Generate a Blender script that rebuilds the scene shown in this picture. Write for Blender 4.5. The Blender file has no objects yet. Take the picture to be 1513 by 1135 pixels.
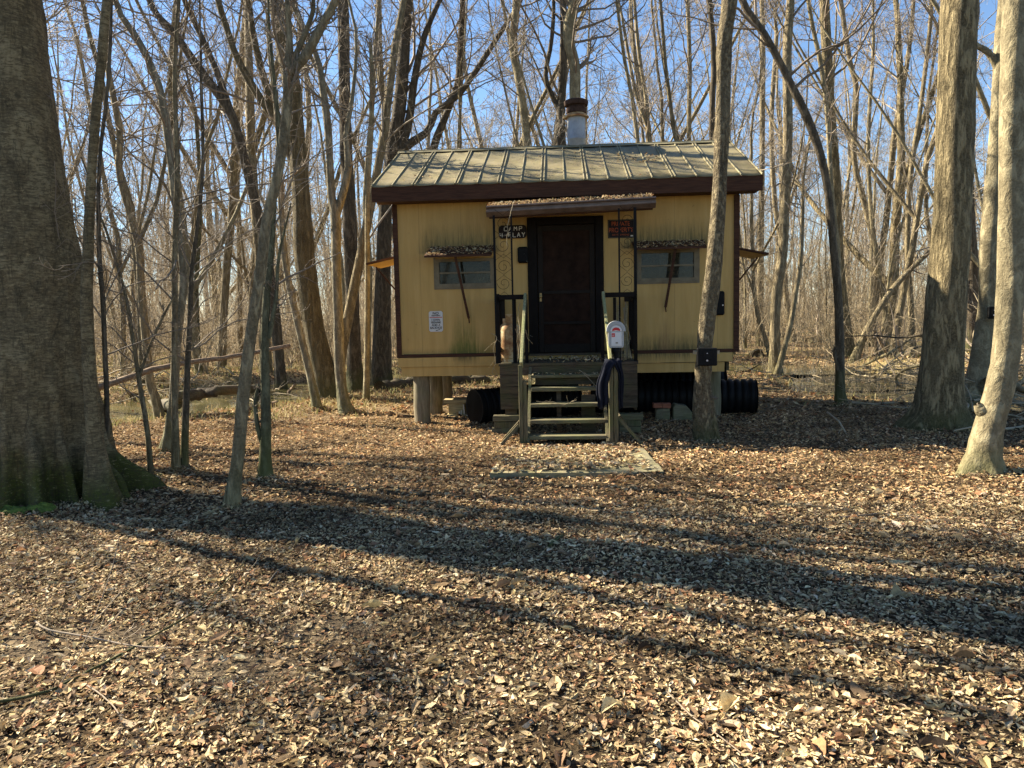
import bpy, math, random
import numpy as np
from mathutils import Vector, Matrix, noise as mnoise
random.seed(7)
RG = np.random.default_rng(11)
R_ = math.radians
scn = bpy.context.scene
COL = scn.collection

# ---------------------------------------------------------------- camera
PITCH, ROLL, FPX, EYE = 5.155, 1.216, 1136.0, 1.6
cam_d = bpy.data.cameras.new('camera'); cam = bpy.data.objects.new('camera', cam_d); COL.objects.link(cam)
cam_d.sensor_width = 36; cam_d.lens = FPX * 36 / 1513; cam_d.clip_end = 2000; cam_d.clip_start = .05
CR = (Matrix.Rotation(R_(90 - PITCH), 3, 'X') @ Matrix.Rotation(-R_(ROLL), 3, 'Z'))
cam.matrix_world = Matrix.Translation((0, 0, EYE)) @ CR.to_4x4()
scn.camera = cam

def at(px, py, Y):
    """world point seen at photo pixel (px,py) at forward distance Y"""
    d = CR @ Vector(((px - 756.5) / FPX, -(py - 567.5) / FPX, -1))
    s = Y / d.y
    return Vector((0, 0, EYE)) + d * s

# ---------------------------------------------------------------- materials
class NT:
    def __init__(s, name):
        s.m = bpy.data.materials.new(name); s.m.use_nodes = True
        s.t = s.m.node_tree; s.t.nodes.clear()
        s.out = s.n('ShaderNodeOutputMaterial')
    def n(s, typ, **kw):
        nd = s.t.nodes.new(typ)
        for k, v in kw.items():
            if k.startswith('i_'):
                nd.inputs[k[2:].replace('_', ' ')].default_value = v
            else: setattr(nd, k, v)
        return nd
    def l(s, a, b): s.t.links.new(a, b)
    def coord(s, kind='Object', scale=(1, 1, 1)):
        c = s.n('ShaderNodeTexCoord'); m = s.n('ShaderNodeMapping'); m.inputs['Scale'].default_value = scale
        s.l(c.outputs[kind], m.inputs['Vector']); return m.outputs[0]
    def noise(s, vec, scale, detail=4, rough=.6, dist=0.):
        n = s.n('ShaderNodeTexNoise'); n.inputs['Scale'].default_value = scale; n.inputs['Detail'].default_value = detail
        n.inputs['Roughness'].default_value = rough; n.inputs['Distortion'].default_value = dist
        s.l(vec, n.inputs['Vector']); return n.outputs['Fac']
    def ramp(s, fac, stops, mode='LINEAR'):
        r = s.n('ShaderNodeValToRGB'); r.color_ramp.interpolation = mode
        e = r.color_ramp.elements
        while len(e) < len(stops): e.new(.5)
        for el, (p, c) in zip(e, stops):
            el.position = p; el.color = (c, c, c, 1) if isinstance(c, (int, float)) else (*c, 1)
        s.l(fac, r.inputs[0]); return r.outputs[0]
    def mix(s, fac, a, b, mode='MIX'):
        m = s.n('ShaderNodeMix', data_type='RGBA', blend_type=mode)
        for k, v in ((0, fac), (6, a), (7, b)):
            if isinstance(v, (int, float)): m.inputs[k].default_value = v
            elif isinstance(v, tuple): m.inputs[k].default_value = (*v, 1)
            else: s.l(v, m.inputs[k])
        return m.outputs[2]
    def math(s, op, a, b=0.):
        m = s.n('ShaderNodeMath', operation=op)
        for k, v in ((0, a), (1, b)):
            if isinstance(v, (int, float)): m.inputs[k].default_value = v
            else: s.l(v, m.inputs[k])
        return m.outputs[0]
    def bump(s, h, strength=.5, dist=.02, prev=None):
        b = s.n('ShaderNodeBump'); b.inputs['Strength'].default_value = strength; b.inputs['Distance'].default_value = dist
        s.l(h, b.inputs['Height'])
        if prev is not None: s.l(prev, b.inputs['Normal'])
        return b.outputs[0]
    def bsdf(s, col, rough=.8, normal=None, metal=0., spec=.3):
        p = s.n('ShaderNodeBsdfPrincipled')
        for k, v in (('Base Color', col), ('Roughness', rough), ('Metallic', metal), ('Specular IOR Level', spec)):
            if isinstance(v, (int, float)): p.inputs[k].default_value = v
            elif isinstance(v, tuple): p.inputs[k].default_value = (*v, 1)
            else: s.l(v, p.inputs[k])
        if normal is not None: s.l(normal, p.inputs['Normal'])
        return p.outputs[0]
    def done(s, sh): s.l(sh, s.out.inputs['Surface']); return s.m
    def rnd(s): return s.n('ShaderNodeObjectInfo').outputs['Random']

def sepxyz(t, vec):
    x = t.n('ShaderNodeSeparateXYZ'); t.l(vec, x.inputs[0]); return x.outputs

def bark(name, dark, light, moss=(.075, .085, .02), sc=14, zs=.18, bump=.9, dist=.03, mossz=.9, mossamt=.5, rings=False, vary=.35):
    t = NT(name)
    v = t.coord('Object', (1, 1, zs)); v2 = t.coord('Object')
    n1 = t.noise(v, sc, 6, .65, .4); n2 = t.noise(v2, 2.2, 3); n3 = t.noise(v2, 45, 3)
    c = t.ramp(n1, [(.38, tuple(x * .7 for x in dark)), (.5, dark), (.6, light)])
    c = t.mix(t.ramp(n2, [(.38, 0.), (.7, .55)]), c, tuple(x * .62 for x in light))
    c = t.mix(t.ramp(n3, [(.35, 0.), (.75, .35)]), c, tuple(min(1, x * 1.35) for x in light))
    z = sepxyz(t, v2)[2]
    lo = t.math('SUBTRACT', 1., t.math('DIVIDE', z, mossz))
    mm = t.ramp(t.math('ADD', t.math('MULTIPLY', n2, .9), t.math('MULTIPLY', lo, .45)), [(.5, 0.), (.8, mossamt)])
    c = t.mix(mm, c, moss)
    r = t.math('ADD', t.math('MULTIPLY', t.rnd(), vary), 1 - vary / 2)
    rv = t.n('ShaderNodeCombineXYZ')
    for k in range(3): t.l(r, rv.inputs[k])
    c = t.mix(1., c, rv.outputs[0], 'MULTIPLY')
    nrm = t.bump(n1, bump, dist)
    if rings:
        sp = t.noise(t.coord('Object', (9, 9, 34)), 1.7, 6, .75, .5)
        c = t.mix(t.ramp(sp, [(.42, .75), (.52, 0.)]), c, tuple(x * .42 for x in dark))
        c = t.mix(t.ramp(sp, [(.56, 0.), (.68, .7)]), c, tuple(x * 1.5 for x in light))
        n6 = t.noise(t.coord('Object', (3, 3, .7)), 2.2, 5, .75, 1.2); c = t.mix(t.ramp(n6, [(.56, 0.), (.60, .55)]), c, (.05, .04, .022))
        ck = t.ramp(t.noise(t.coord('Object', (2.6, 2.6, .5)), 3.1, 3, .6, 1.5), [(.485, 0.), (.5, 1.), (.515, 0.)]); c = t.mix(t.math('MULTIPLY', ck, .55), c, (.03, .024, .014))
        nrm = t.bump(sp, .5, .02, nrm); nrm = t.bump(ck, -.6, .03, nrm)
    else:
        nrm = t.bump(n3, .35, .01, nrm)
    return t.done(t.bsdf(c, .88, nrm, spec=.2))

M = {}
M['bark_beech'] = bark('bark_beech', (.14, .105, .055), (.235, .185, .10), moss=(.065, .07, .012), sc=5, zs=.6, bump=.6, dist=.05, mossz=.5, mossamt=1., rings=True, vary=0)
M['bark_oak'] = bark('bark_oak', (.10, .078, .04), (.40, .32, .175), sc=17, zs=.22, bump=1., dist=.16, mossamt=.5, mossz=.5, vary=.1)
M['bark_flaky'] = bark('bark_flaky', (.10, .075, .045), (.33, .27, .16), sc=26, zs=.45, bump=1., dist=.11, mossamt=.55, mossz=.5, vary=.1)
M['bark_smooth'] = bark('bark_smooth', (.16, .13, .075), (.31, .265, .16), sc=9, zs=.6, bump=.8, dist=.05, mossamt=.45, mossz=.5, vary=.1)
M['bark_brown'] = bark('bark_brown', (.095, .075, .038), (.21, .17, .095), sc=15, zs=.2, bump=1., dist=.14, mossamt=.5, vary=.1)
M['bark_gold'] = bark('bark_gold', (.13, .11, .07), (.30, .265, .18), sc=16, zs=.3, bump=.9, dist=.06, mossamt=.5, vary=.2)
M['bark_grey'] = bark('bark_grey', (.125, .098, .058), (.33, .27, .16), sc=18, zs=.25, bump=.9, dist=.08, mossamt=.3, vary=.4)
M['bark_dark'] = bark('bark_dark', (.05, .04, .027), (.15, .12, .08), sc=18, zs=.25, bump=.9, dist=.04, mossamt=.6, vary=.3)
M['bark_green'] = bark('bark_green', (.06, .055, .03), (.15, .14, .08), sc=20, zs=.3, bump=.5, dist=.02, mossamt=.6, vary=.1)
def twigmat(name, a, b):
    t = NT(name); c = t.mix(t.noise(t.coord(), 3., 2), a, b)
    r = t.math('ADD', t.math('MULTIPLY', t.rnd(), .4), .8)
    rv = t.n('ShaderNodeCombineXYZ')
    for k in range(3): t.l(r, rv.inputs[k])
    return t.done(t.bsdf(t.mix(1., c, rv.outputs[0], 'MULTIPLY'), .75, spec=.3))
M['twig'] = twigmat('twig', (.13, .10, .075), (.27, .215, .15))
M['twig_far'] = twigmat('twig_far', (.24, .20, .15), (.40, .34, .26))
M['twig_tan'] = twigmat('twig_tan', (.24, .19, .12), (.43, .35, .22))

def leafmat():
    t = NT('dry_leaf')
    a = t.n('ShaderNodeVertexColor'); a.layer_name = 'leaf_tone'
    c = t.mix(t.ramp(t.noise(t.coord(), 90, 3), [(.45, 0.), (.75, .5)]), a.outputs[0], (.10, .06, .03))
    p = t.bsdf(c, .7, spec=.08)
    tr = t.n('ShaderNodeBsdfTranslucent'); t.l(c, tr.inputs['Color'])
    m = t.n('ShaderNodeMixShader'); m.inputs[0].default_value = .18
    t.l(p, m.inputs[1]); t.l(tr.outputs[0], m.inputs[2])
    return t.done(m.outputs[0])
M['leaf'] = leafmat()

def groundmat():
    t = NT('forest_floor')
    v = t.coord('Object')
    vo = t.n('ShaderNodeTexVoronoi'); vo.inputs['Scale'].default_value = 22; vo.inputs['Randomness'].default_value = 1
    nn = t.n('ShaderNodeTexNoise'); nn.inputs['Scale'].default_value = 9; t.l(v, nn.inputs['Vector'])
    vm = t.mix(.12, v, nn.outputs['Color'], 'ADD'); t.l(vm, vo.inputs['Vector'])
    sc = t.n('ShaderNodeSeparateColor'); t.l(vo.outputs['Color'], sc.inputs[0])
    far = t.ramp(sc.outputs[0], [(0., (.05, .032, .018)), (.35, (.20, .13, .07)), (.7, (.34, .24, .13)), (1., (.46, .35, .21))])
    fine = t.ramp(t.noise(v, 60, 5, .7), [(.35, (.012, .009, .006)), (.55, (.05, .036, .022)), (.75, (.17, .13, .08))])
    X = sepxyz(t, v); y = X[1]; bare = None
    for px_, py_, rx, ry in ((-1.35, 3.45, .42, .16), (-2.1, 3.75, .5, .22), (-.95, 3.9, .32, .18)):
        a_ = t.math('POWER', t.math('DIVIDE', t.math('SUBTRACT', X[0], px_), rx), 2.); b_ = t.math('POWER', t.math('DIVIDE', t.math('SUBTRACT', y, py_), ry), 2.)
        k_ = t.math('SUBTRACT', 1.6, t.math('ADD', a_, b_)); k_ = t.math('MAXIMUM', k_, 0.); bare = k_ if bare is None else t.math('MAXIMUM', bare, k_)
    soil = t.ramp(t.noise(v, 45, 6, .75), [(.35, (.04, .03, .02)), (.55, (.12, .095, .065)), (.75, (.24, .20, .14))])
    fine = t.mix(t.math('MINIMUM', bare, 1.), fine, soil)
    c = t.mix(t.ramp(t.math('DIVIDE', y, 40.), [(.15, .15), (.5, .9)]), fine, far)
    grass = t.ramp(t.noise(v, .35, 3), [(.5, 0.), (.62, .55)])
    gy = t.ramp(t.math('DIVIDE', y, 40.), [(.26, 0.), (.4, 1.)])
    c = t.mix(t.math('MULTIPLY', grass, gy), c, (.25, .22, .085))
    b = t.bump(t.noise(v, 30, 5, .7), .9, .03)
    b = t.bump(vo.outputs['Distance'], .7, .03, b)
    return t.done(t.bsdf(c, .95, b, spec=.05))
M['ground'] = groundmat()

def watermat():
    t = NT('creek_water_surface'); v = t.coord('Object')
    b = t.bump(t.noise(v, 5, 3), .12, .02)
    c = t.mix(t.ramp(t.noise(v, .8, 3), [(.4, 0.), (.65, 1.)]), (.055, .05, .022), (.13, .115, .05))
    return t.done(t.bsdf(c, .09, b, spec=.6))
M['water'] = watermat()

def wood(name, a, b, moss=None, amt=.5, sc=(2, 2, 30), rough=.85, grain='x', mscale=2.5):
    t = NT(name)
    s = {'x': (1.5, 18, 18), 'z': (18, 18, 1.5), 'y': (18, 1.5, 18)}[grain]
    n = t.noise(t.coord('Object', s), 3, 5, .65, .3)
    c = t.ramp(n, [(.38, a), (.62, b)])
    if moss:
        c = t.mix(t.ramp(t.noise(t.coord(), mscale, 4, .7), [(.42, 0.), (.66, amt)]), c, moss)
    return t.done(t.bsdf(c, rough, t.bump(n, .5, .01), spec=.25))
M['brown_paint'] = wood('brown_painted_wood', (.04, .017, .009), (.075, .033, .017), rough=.8)
M['dark_wood'] = wood('dark_weathered_wood', (.045, .032, .022), (.11, .08, .05), (.07, .075, .025), .6)
M['green_wood'] = wood('algae_green_wood', (.07, .058, .035), (.17, .145, .085), (.17, .175, .07), .5)
M['green_wood_y'] = wood('algae_green_rail', (.15, .14, .075), (.31, .29, .15), (.23, .25, .09), .7, grain='z')
M['post_wood'] = wood('old_post_wood', (.06, .05, .03), (.15, .125, .07), (.10, .11, .035), .7, grain='z')
M['pier'] = wood('round_pier_wood', (.13, .105, .065), (.24, .2, .13), (.13, .13, .06), .5, grain='z')
M['tan_wood'] = wood('pale_pallet_wood', (.26, .2, .10), (.46, .37, .2), (.3, .3, .12), .4)
M['log_red'] = wood('reddish_log', (.14, .09, .055), (.29, .21, .14), None)
M['log_dark'] = wood('dark_wet_log', (.04, .03, .02), (.1, .075, .045), (.12, .12, .05), .6)
M['moss'] = wood('moss', (.05, .075, .012), (.13, .17, .03), None)
M['stone'] = wood('mossy_slab', (.15, .13, .08), (.30, .265, .165), (.23, .21, .085), .6, grain='x', mscale=5)
M['block'] = wood('mossy_block', (.10, .09, .055), (.2, .18, .11), (.12, .13, .05), .6, mscale=6)
M['brick'] = wood('red_brick', (.2, .07, .04), (.34, .13, .07), None)

def yellow(name, stains):
    t = NT(name); v = t.coord('Object')
    base = t.ramp(t.noise(t.coord('Object', (7, 1, .55)), 1.6, 5, .65), [(.3, (.42, .265, .078)), (.55, (.49, .315, .10)), (.8, (.54, .36, .135))])
    fine = t.noise(t.coord('Object', (22, 1, 1.6)), 2.2, 4, .7)
    c = t.mix(t.ramp(fine, [(.55, 0.), (.8, .22)]), base, (.30, .20, .08))
    spots = t.noise(v, 17, 2)
    c = t.mix(t.ramp(spots, [(.70, 0.), (.76, .6)]), c, (.18, .10, .04))
    X = sepxyz(t, v)
    streak = t.noise(t.coord('Object', (16, 1, 1.1)), 2.1, 4, .75)
    for (x0, x1, z0, z1, down, amt, colr) in stains:
        mx = t.ramp(X[0], [(0, 0.)]) if 0 else None
        def band(o, a, b, soft):
            m1 = t.n('ShaderNodeMapRange', interpolation_type='SMOOTHSTEP'); m1.inputs[1].default_value = a - soft; m1.inputs[2].default_value = a + soft
            m2 = t.n('ShaderNodeMapRange', interpolation_type='SMOOTHSTEP'); m2.inputs[1].default_value = b - soft; m2.inputs[2].default_value = b + soft
            m2.inputs[3].default_value = 1; m2.inputs[4].default_value = 0
            t.l(o, m1.inputs[0]); t.l(o, m2.inputs[0]); return t.math('MULTIPLY', m1.outputs[0], m2.outputs[0])
        bx = band(X[0], x0, x1, min(.12, (x1 - x0) * .45))
        g = t.n('ShaderNodeMapRange'); g.inputs[1].default_value = z0 if down else z1; g.inputs[2].default_value = z1 if down else z0
        g.inputs[3].default_value = 0; g.inputs[4].default_value = 1; t.l(X[2], g.inputs[0])
        gate = band(X[2], z0, z1, .02)
        k = t.math('MULTIPLY', t.math('MULTIPLY', bx, g.outputs[0]), gate)
        k = t.ramp(t.math('MULTIPLY', k, t.math('ADD', t.math('MULTIPLY', streak, 2.4), -.45)), [(.12, 0.), (.75, amt)])
        c = t.mix(k, c, colr)
    # vertical plywood joints
    fr = t.math('FRACT', t.math('DIVIDE', t.math('ADD', X[0], .27), .61))
    jt = t.ramp(fr, [(0., 1.), (.016, 0.)], 'LINEAR')
    c = t.mix(t.math('MULTIPLY', jt, .55), c, (.16, .10, .035))
    chip = t.ramp(t.noise(t.coord('Object', (5, 1, 3)), 6, 6, .8), [(.66, 0.), (.70, .7)]); c = t.mix(chip, c, (.33, .27, .17))
    b = t.bump(fine, .15, .01); b = t.bump(jt, -.3, .01, b); b = t.bump(t.noise(v, 4, 3), .12, .02, b)
    return t.done(t.bsdf(c, .6, b, spec=.3))
MG = (.12, .125, .02); DG = (.085, .075, .025)
M['yellow'] = yellow('yellow_painted_panel', [
    (.35, 1.50, 2.50, 3.02, False, .85, DG), (3.25, 4.55, 2.50, 3.02, False, .9, DG),
    (.80, 1.16, 1.00, 1.80, False, 1., MG), (.72, 1.35, 1.02, 1.30, False, .8, MG), (3.5, 4.4, 1.02, 1.35, False, .9, DG),
    (-.2, 5.2, 1.02, 1.16, False, .35, DG), (3.78, 3.95, 1.0, 1.65, False, .7, (.22, .12, .05))])
M['yellow_trim'] = yellow('yellow_rim_board', [(.8, 1.16, .84, 1.02, True, .9, DG), (3.2, 4.3, .84, 1.02, True, .8, DG)])

def roofmat():
    t = NT('weathered_metal_roof'); v = t.coord('Object')
    a = t.ramp(t.noise(v, 1.7, 5, .65, .6), [(.3, (.10, .08, .042)), (.48, (.19, .155, .08)), (.66, (.29, .245, .14))])
    a = t.mix(t.ramp(t.noise(v, 7, 4, .7), [(.45, 0.), (.7, .6)]), a, (.20, .18, .07))
    a = t.mix(t.ramp(t.noise(t.coord('Object', (6, .8, 1)), 2, 4), [(.5, 0.), (.75, .5)]), a, (.20, .17, .12))
    X = sepxyz(t, v)
    top = t.n('ShaderNodeMapRange'); top.inputs[1].default_value = 3.9; top.inputs[2].default_value = 4.3; t.l(X[2], top.inputs[0])
    a = t.mix(t.math('MULTIPLY', top.outputs[0], t.math('MULTIPLY', t.noise(v, 2.5, 4), .9)), a, (.17, .16, .10))
    return t.done(t.bsdf(a, .6, t.bump(t.noise(v, 3, 3), .3, .03), metal=.15, spec=.4))
M['roof'] = roofmat()
M['seam'] = wood('roof_seam_metal', (.20, .17, .10), (.36, .32, .21), (.16, .15, .07), .6, mscale=6)
def plain(name, c, rough=.6, metal=0., vary=.25, sc=12, bumps=.15, c2=None):
    t = NT(name); n = t.noise(t.coord(), sc, 4, .65)
    col = t.ramp(n, [(.3, tuple(x * (1 - vary) for x in c)), (.7, c2 or c)])
    return t.done(t.bsdf(col, rough, t.bump(n, bumps, .01), metal=metal, spec=.1 if (rough > .7 or max(c) < .03) else .35))
M['black_iron'] = plain('black_iron', (.010, .010, .010), .6, 0)
M['black_plastic'] = plain('black_corrugated_plastic', (.010, .010, .010), .5, sc=6)
M['galv'] = plain('galvanised_steel', (.40, .40, .39), .5, .5, .3, 9)
M['rust'] = plain('rusty_cap', (.05, .028, .02), .8, .1, .5, 10, c2=(.09, .055, .04))
M['gutter'] = plain('brown_gutter_metal', (.12, .08, .06), .35, .1, .3, 8, c2=(.17, .12, .095))
M['alum'] = plain('dull_aluminium', (.22, .185, .12), .75, 0, .35, 9)
M['door'] = plain('dark_brown_door', (.018, .009, .005), .8, 0., .4, 6, c2=(.030, .015, .009))
M['screen'] = plain('dark_screen_frame', (.021, .016, .012), .7, 0., .3, 8)
M['doorframe'] = plain('dark_door_frame', (.013, .010, .008), .75, 0., .4, 8)
M['brass'] = plain('worn_brass', (.35, .24, .1), .4, .7)
M['white'] = plain('white_sign_face', (.62, .61, .57), .55, 0, .15, 5)
M['ink'] = plain('black_ink', (.03, .03, .03), .6, 0, 0)
M['redink'] = plain('red_ink', (.5, .03, .03), .6, 0, 0)
M['orange'] = plain('orange_lettering', (.42, .085, .02), .6, 0, 0)
M['signblack'] = plain('black_sign_face', (.018, .015, .015), .5, 0, .2)
M['cream'] = plain('cream_lettering', (.62, .57, .46), .6, 0, .1)
M['signwood'] = plain('dark_routed_board', (.022, .015, .012), .6)
M['meter'] = plain('grey_meter_casting', (.34, .35, .36), .4, .3, .15, 12)
M['meterwhite'] = plain('pale_meter_plate', (.6, .6, .6), .4, .1, .1)
M['cloth'] = plain('navy_cloth', (.014, .016, .026), .95, 0, .4, 30, .4)
def tankmat():
    t = NT('rusty_tank_paint'); v = t.coord()
    c = t.ramp(t.noise(v, 5, 5, .7), [(.36, (.24, .10, .04)), (.48, (.44, .26, .11)), (.58, (.62, .50, .29))])
    return t.done(t.bsdf(c, .6, t.bump(t.noise(v, 25, 3), .3, .005), spec=.3))
M['tank'] = tankmat()
def glassmat():
    t = NT('dusty_window_glass'); v = t.coord('Object', (3, 1, 5))
    c = t.ramp(t.noise(v, 3, 4), [(.35, (.035, .034, .026)), (.7, (.10, .095, .07))])
    g = t.n('ShaderNodeBsdfGlossy'); g.inputs['Roughness'].default_value = .06; g.inputs['Color'].default_value = (.8, .8, .8, 1)
    d = t.n('ShaderNodeBsdfDiffuse'); t.l(c, d.inputs['Color'])
    tr = t.n('ShaderNodeBsdfTransparent'); tr.inputs['Color'].default_value = (.6, .6, .55, 1)
    m1 = t.n('ShaderNodeMixShader'); t.l(t.ramp(t.noise(v, 4, 4, .7), [(.4, .18), (.75, .6)]), m1.inputs[0]); t.l(tr.outputs[0], m1.inputs[1]); t.l(d.outputs[0], m1.inputs[2])
    m2 = t.n('ShaderNodeMixShader'); m2.inputs[0].default_value = .022; t.l(m1.outputs[0], m2.inputs[1]); t.l(g.outputs[0], m2.inputs[2])
    return t.done(m2.outputs[0])
M['glass'] = glassmat()
M['lens'] = plain('camera_lens', (.5, .5, .55), .1, .3, 0)
M['grass'] = leafmat(); M['grass'].name = 'dry_grass'

# ---------------------------------------------------------------- object helpers
def tag(o, label=None, cat=None, group=None, kind=None):
    if label: o['label'] = label
    if cat: o['category'] = cat
    if group: o['group'] = group
    if kind: o['kind'] = kind
    return o
def raw_mesh(name, verts, faces, mat, parent=None, smooth=True, loc=None, rz=0., colors=None, mats=None, link=True):
    """verts (n,3) array; faces list of arrays with equal width (k,3)/(k,4)"""
    verts = np.asarray(verts, dtype=np.float32)
    me = bpy.data.meshes.new(name)
    me.vertices.add(len(verts)); me.vertices.foreach_set('co', verts.ravel())
    fl = [np.asarray(f, dtype=np.int32) for f in faces if len(f)]
    nl = sum(f.size for f in fl); npoly = sum(len(f) for f in fl)
    me.loops.add(nl); me.loops.foreach_set('vertex_index', np.concatenate([f.ravel() for f in fl]))
    me.polygons.add(npoly)
    tot = np.concatenate([np.full(len(f), f.shape[1], dtype=np.int32) for f in fl])
    st = np.concatenate([[0], np.cumsum(tot)[:-1]]).astype(np.int32)
    me.polygons.foreach_set('loop_start', st)
    me.polygons.foreach_set('use_smooth', np.full(npoly, smooth))
    me.update(calc_edges=True)
    if colors is not None:
        ca = me.color_attributes.new('leaf_tone', 'FLOAT_COLOR', 'POINT')
        cc = np.ones((len(verts), 4), dtype=np.float32); cc[:, :3] = colors
        ca.data.foreach_set('color', cc.ravel())
    me.materials.append(mat)
    o = bpy.data.objects.new(name, me)
    COL.objects.link(o)
    if parent is not None: o.parent = parent
    if loc is not None: o.location = loc
    o.rotation_euler.z = rz
    return o

class MB:
    def __init__(s): s.v = []; s.f = []
    def add(s, vs, fs):
        k = len(s.v); s.v += [tuple(v) for v in vs]; s.f += [tuple(i + k for i in f) for f in fs]
    def box(s, x0, x1, y0, y1, z0, z1, j=0.):
        vs = [(x, y, z) for z in (z0, z1) for x, y in ((x0, y0), (x1, y0), (x1, y1), (x0, y1))]
        if j: vs = [(a + random.uniform(-j, j), b + random.uniform(-j, j), c + random.uniform(-j, j)) for a, b, c in vs]
        s.add(vs, [(3, 2, 1, 0), (4, 5, 6, 7), (0, 1, 5, 4), (1, 2, 6, 5), (2, 3, 7, 6), (3, 0, 4, 7)])
        return s
    def bar(s, a, b, w, h, up=(0, 0, 1)):
        a = Vector(a); b = Vector(b); d = (b - a).normalized(); u = Vector(up)
        sx = d.cross(u)
        if sx.length < 1e-3: sx = d.cross(Vector((0, 1, 0)))
        sx.normalize(); sz = sx.cross(d).normalized()
        vs = [p + sx * (i * w / 2) + sz * (k * h / 2) for p in (a, b) for i, k in ((-1, -1), (1, -1), (1, 1), (-1, 1))]
        s.add(vs, [(0, 1, 2, 3), (7, 6, 5, 4), (0, 4, 5, 1), (1, 5, 6, 2), (2, 6, 7, 3), (3, 7, 4, 0)]); return s
    def tube(s, pts, r, n=10, cap=True):
        pts = [Vector(p) for p in pts]
        rs = r if isinstance(r, (list, tuple)) else [r] * len(pts)
        vs = []; prev = None
        for i, p in enumerate(pts):
            t = (pts[min(i + 1, len(pts) - 1)] - pts[max(i - 1, 0)]).normalized()
            if prev is None:
                prev = t.cross(Vector((0, 0, 1)))
                if prev.length < .05: prev = t.cross(Vector((0, 1, 0)))
            u = (prev - t * prev.dot(t)).normalized(); prev = u; w = t.cross(u)
            vs += [p + (u * math.cos(2 * math.pi * k / n) + w * math.sin(2 * math.pi * k / n)) * rs[i] for k in range(n)]
        fs = [(i * n + k, i * n + (k + 1) % n, (i + 1) * n + (k + 1) % n, (i + 1) * n + k) for i in range(len(pts) - 1) for k in range(n)]
        if cap: fs += [tuple(range(n - 1, -1, -1)), tuple(range((len(pts) - 1) * n, len(pts) * n))]
        s.add(vs, fs); return s
    def lathe(s, prof, c=(0, 0, 0), n=24):
        vs = [(c[0] + r * math.cos(2 * math.pi * k / n), c[1] + r * math.sin(2 * math.pi * k / n), c[2] + z) for r, z in prof for k in range(n)]
        m = len(prof)
        fs = [(i * n + k, i * n + (k + 1) % n, (i + 1) * n + (k + 1) % n, (i + 1) * n + k) for i in range(m - 1) for k in range(n)]
        if prof[0][0] > .002: fs.append(tuple(range(n - 1, -1, -1)))
        if prof[-1][0] > .002: fs.append(tuple(range((m - 1) * n, m * n)))
        s.add(vs, fs); return s
    def prism(s, poly, y0, y1):
        """poly in (x,z), extruded in y"""
        n = len(poly)
        vs = [(x, y0, z) for x, z in poly] + [(x, y1, z) for x, z in poly]
        s.add(vs, [tuple(range(n)), tuple(range(2 * n - 1, n - 1, -1))] + [(i, i + n, (i + 1) % n + n, (i + 1) % n) for i in range(n)]); return s
    def build(s, name, mat, parent=None, off=(0, 0, 0), smooth=False, bevel=0., xf=None):
        me = bpy.data.meshes.new(name)
        o0 = Vector(off)
        me.from_pydata([tuple(Vector(v) - o0) for v in s.v], [], s.f); me.update()
        import bmesh
        bm = bmesh.new(); bm.from_mesh(me); bmesh.ops.recalc_face_normals(bm, faces=bm.faces)
        bm.to_mesh(me); bm.free()
        me.materials.append(mat)
        o = bpy.data.objects.new(name, me); COL.objects.link(o)
        if smooth:
            for p in me.polygons: p.use_smooth = True
            me.set_sharp_from_angle(angle=R_(40))
        if bevel:
            b = o.modifiers.new('bevel', 'BEVEL'); b.width = bevel; b.segments = 1; b.limit_method = 'ANGLE'
        if parent is not None: o.parent = parent
        elif xf is not None: o.matrix_world = xf
        return o

# cabin frame
CO = Vector((-1.644, 11.314, 0)); CTH = -R_(3.562)
CX = Matrix.Translation(CO) @ Matrix.Rotation(CTH, 4, 'Z')
def cw(x, y, z=0): return CX @ Vector((x, y, z))
def thing(name, label, cat, loc=(0, 0, 0), group=None, rz=CTH, world=False):
    """Empty at base. loc in cabin coordinates unless world"""
    o = bpy.data.objects.new(name, None); COL.objects.link(o); o.empty_display_size = .1
    o.location = Vector(loc) if world else CX @ Vector(loc); o.rotation_euler.z = rz
    return tag(o, label, cat, group)
def single(mb, name, mat, label, cat, loc, group=None, kind=None, **kw):
    o = mb.build(name, mat, off=loc, xf=Matrix.Translation(CX @ Vector(loc)) @ Matrix.Rotation(CTH, 4, 'Z'), **kw)
    return tag(o, label, cat, group, kind)

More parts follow.
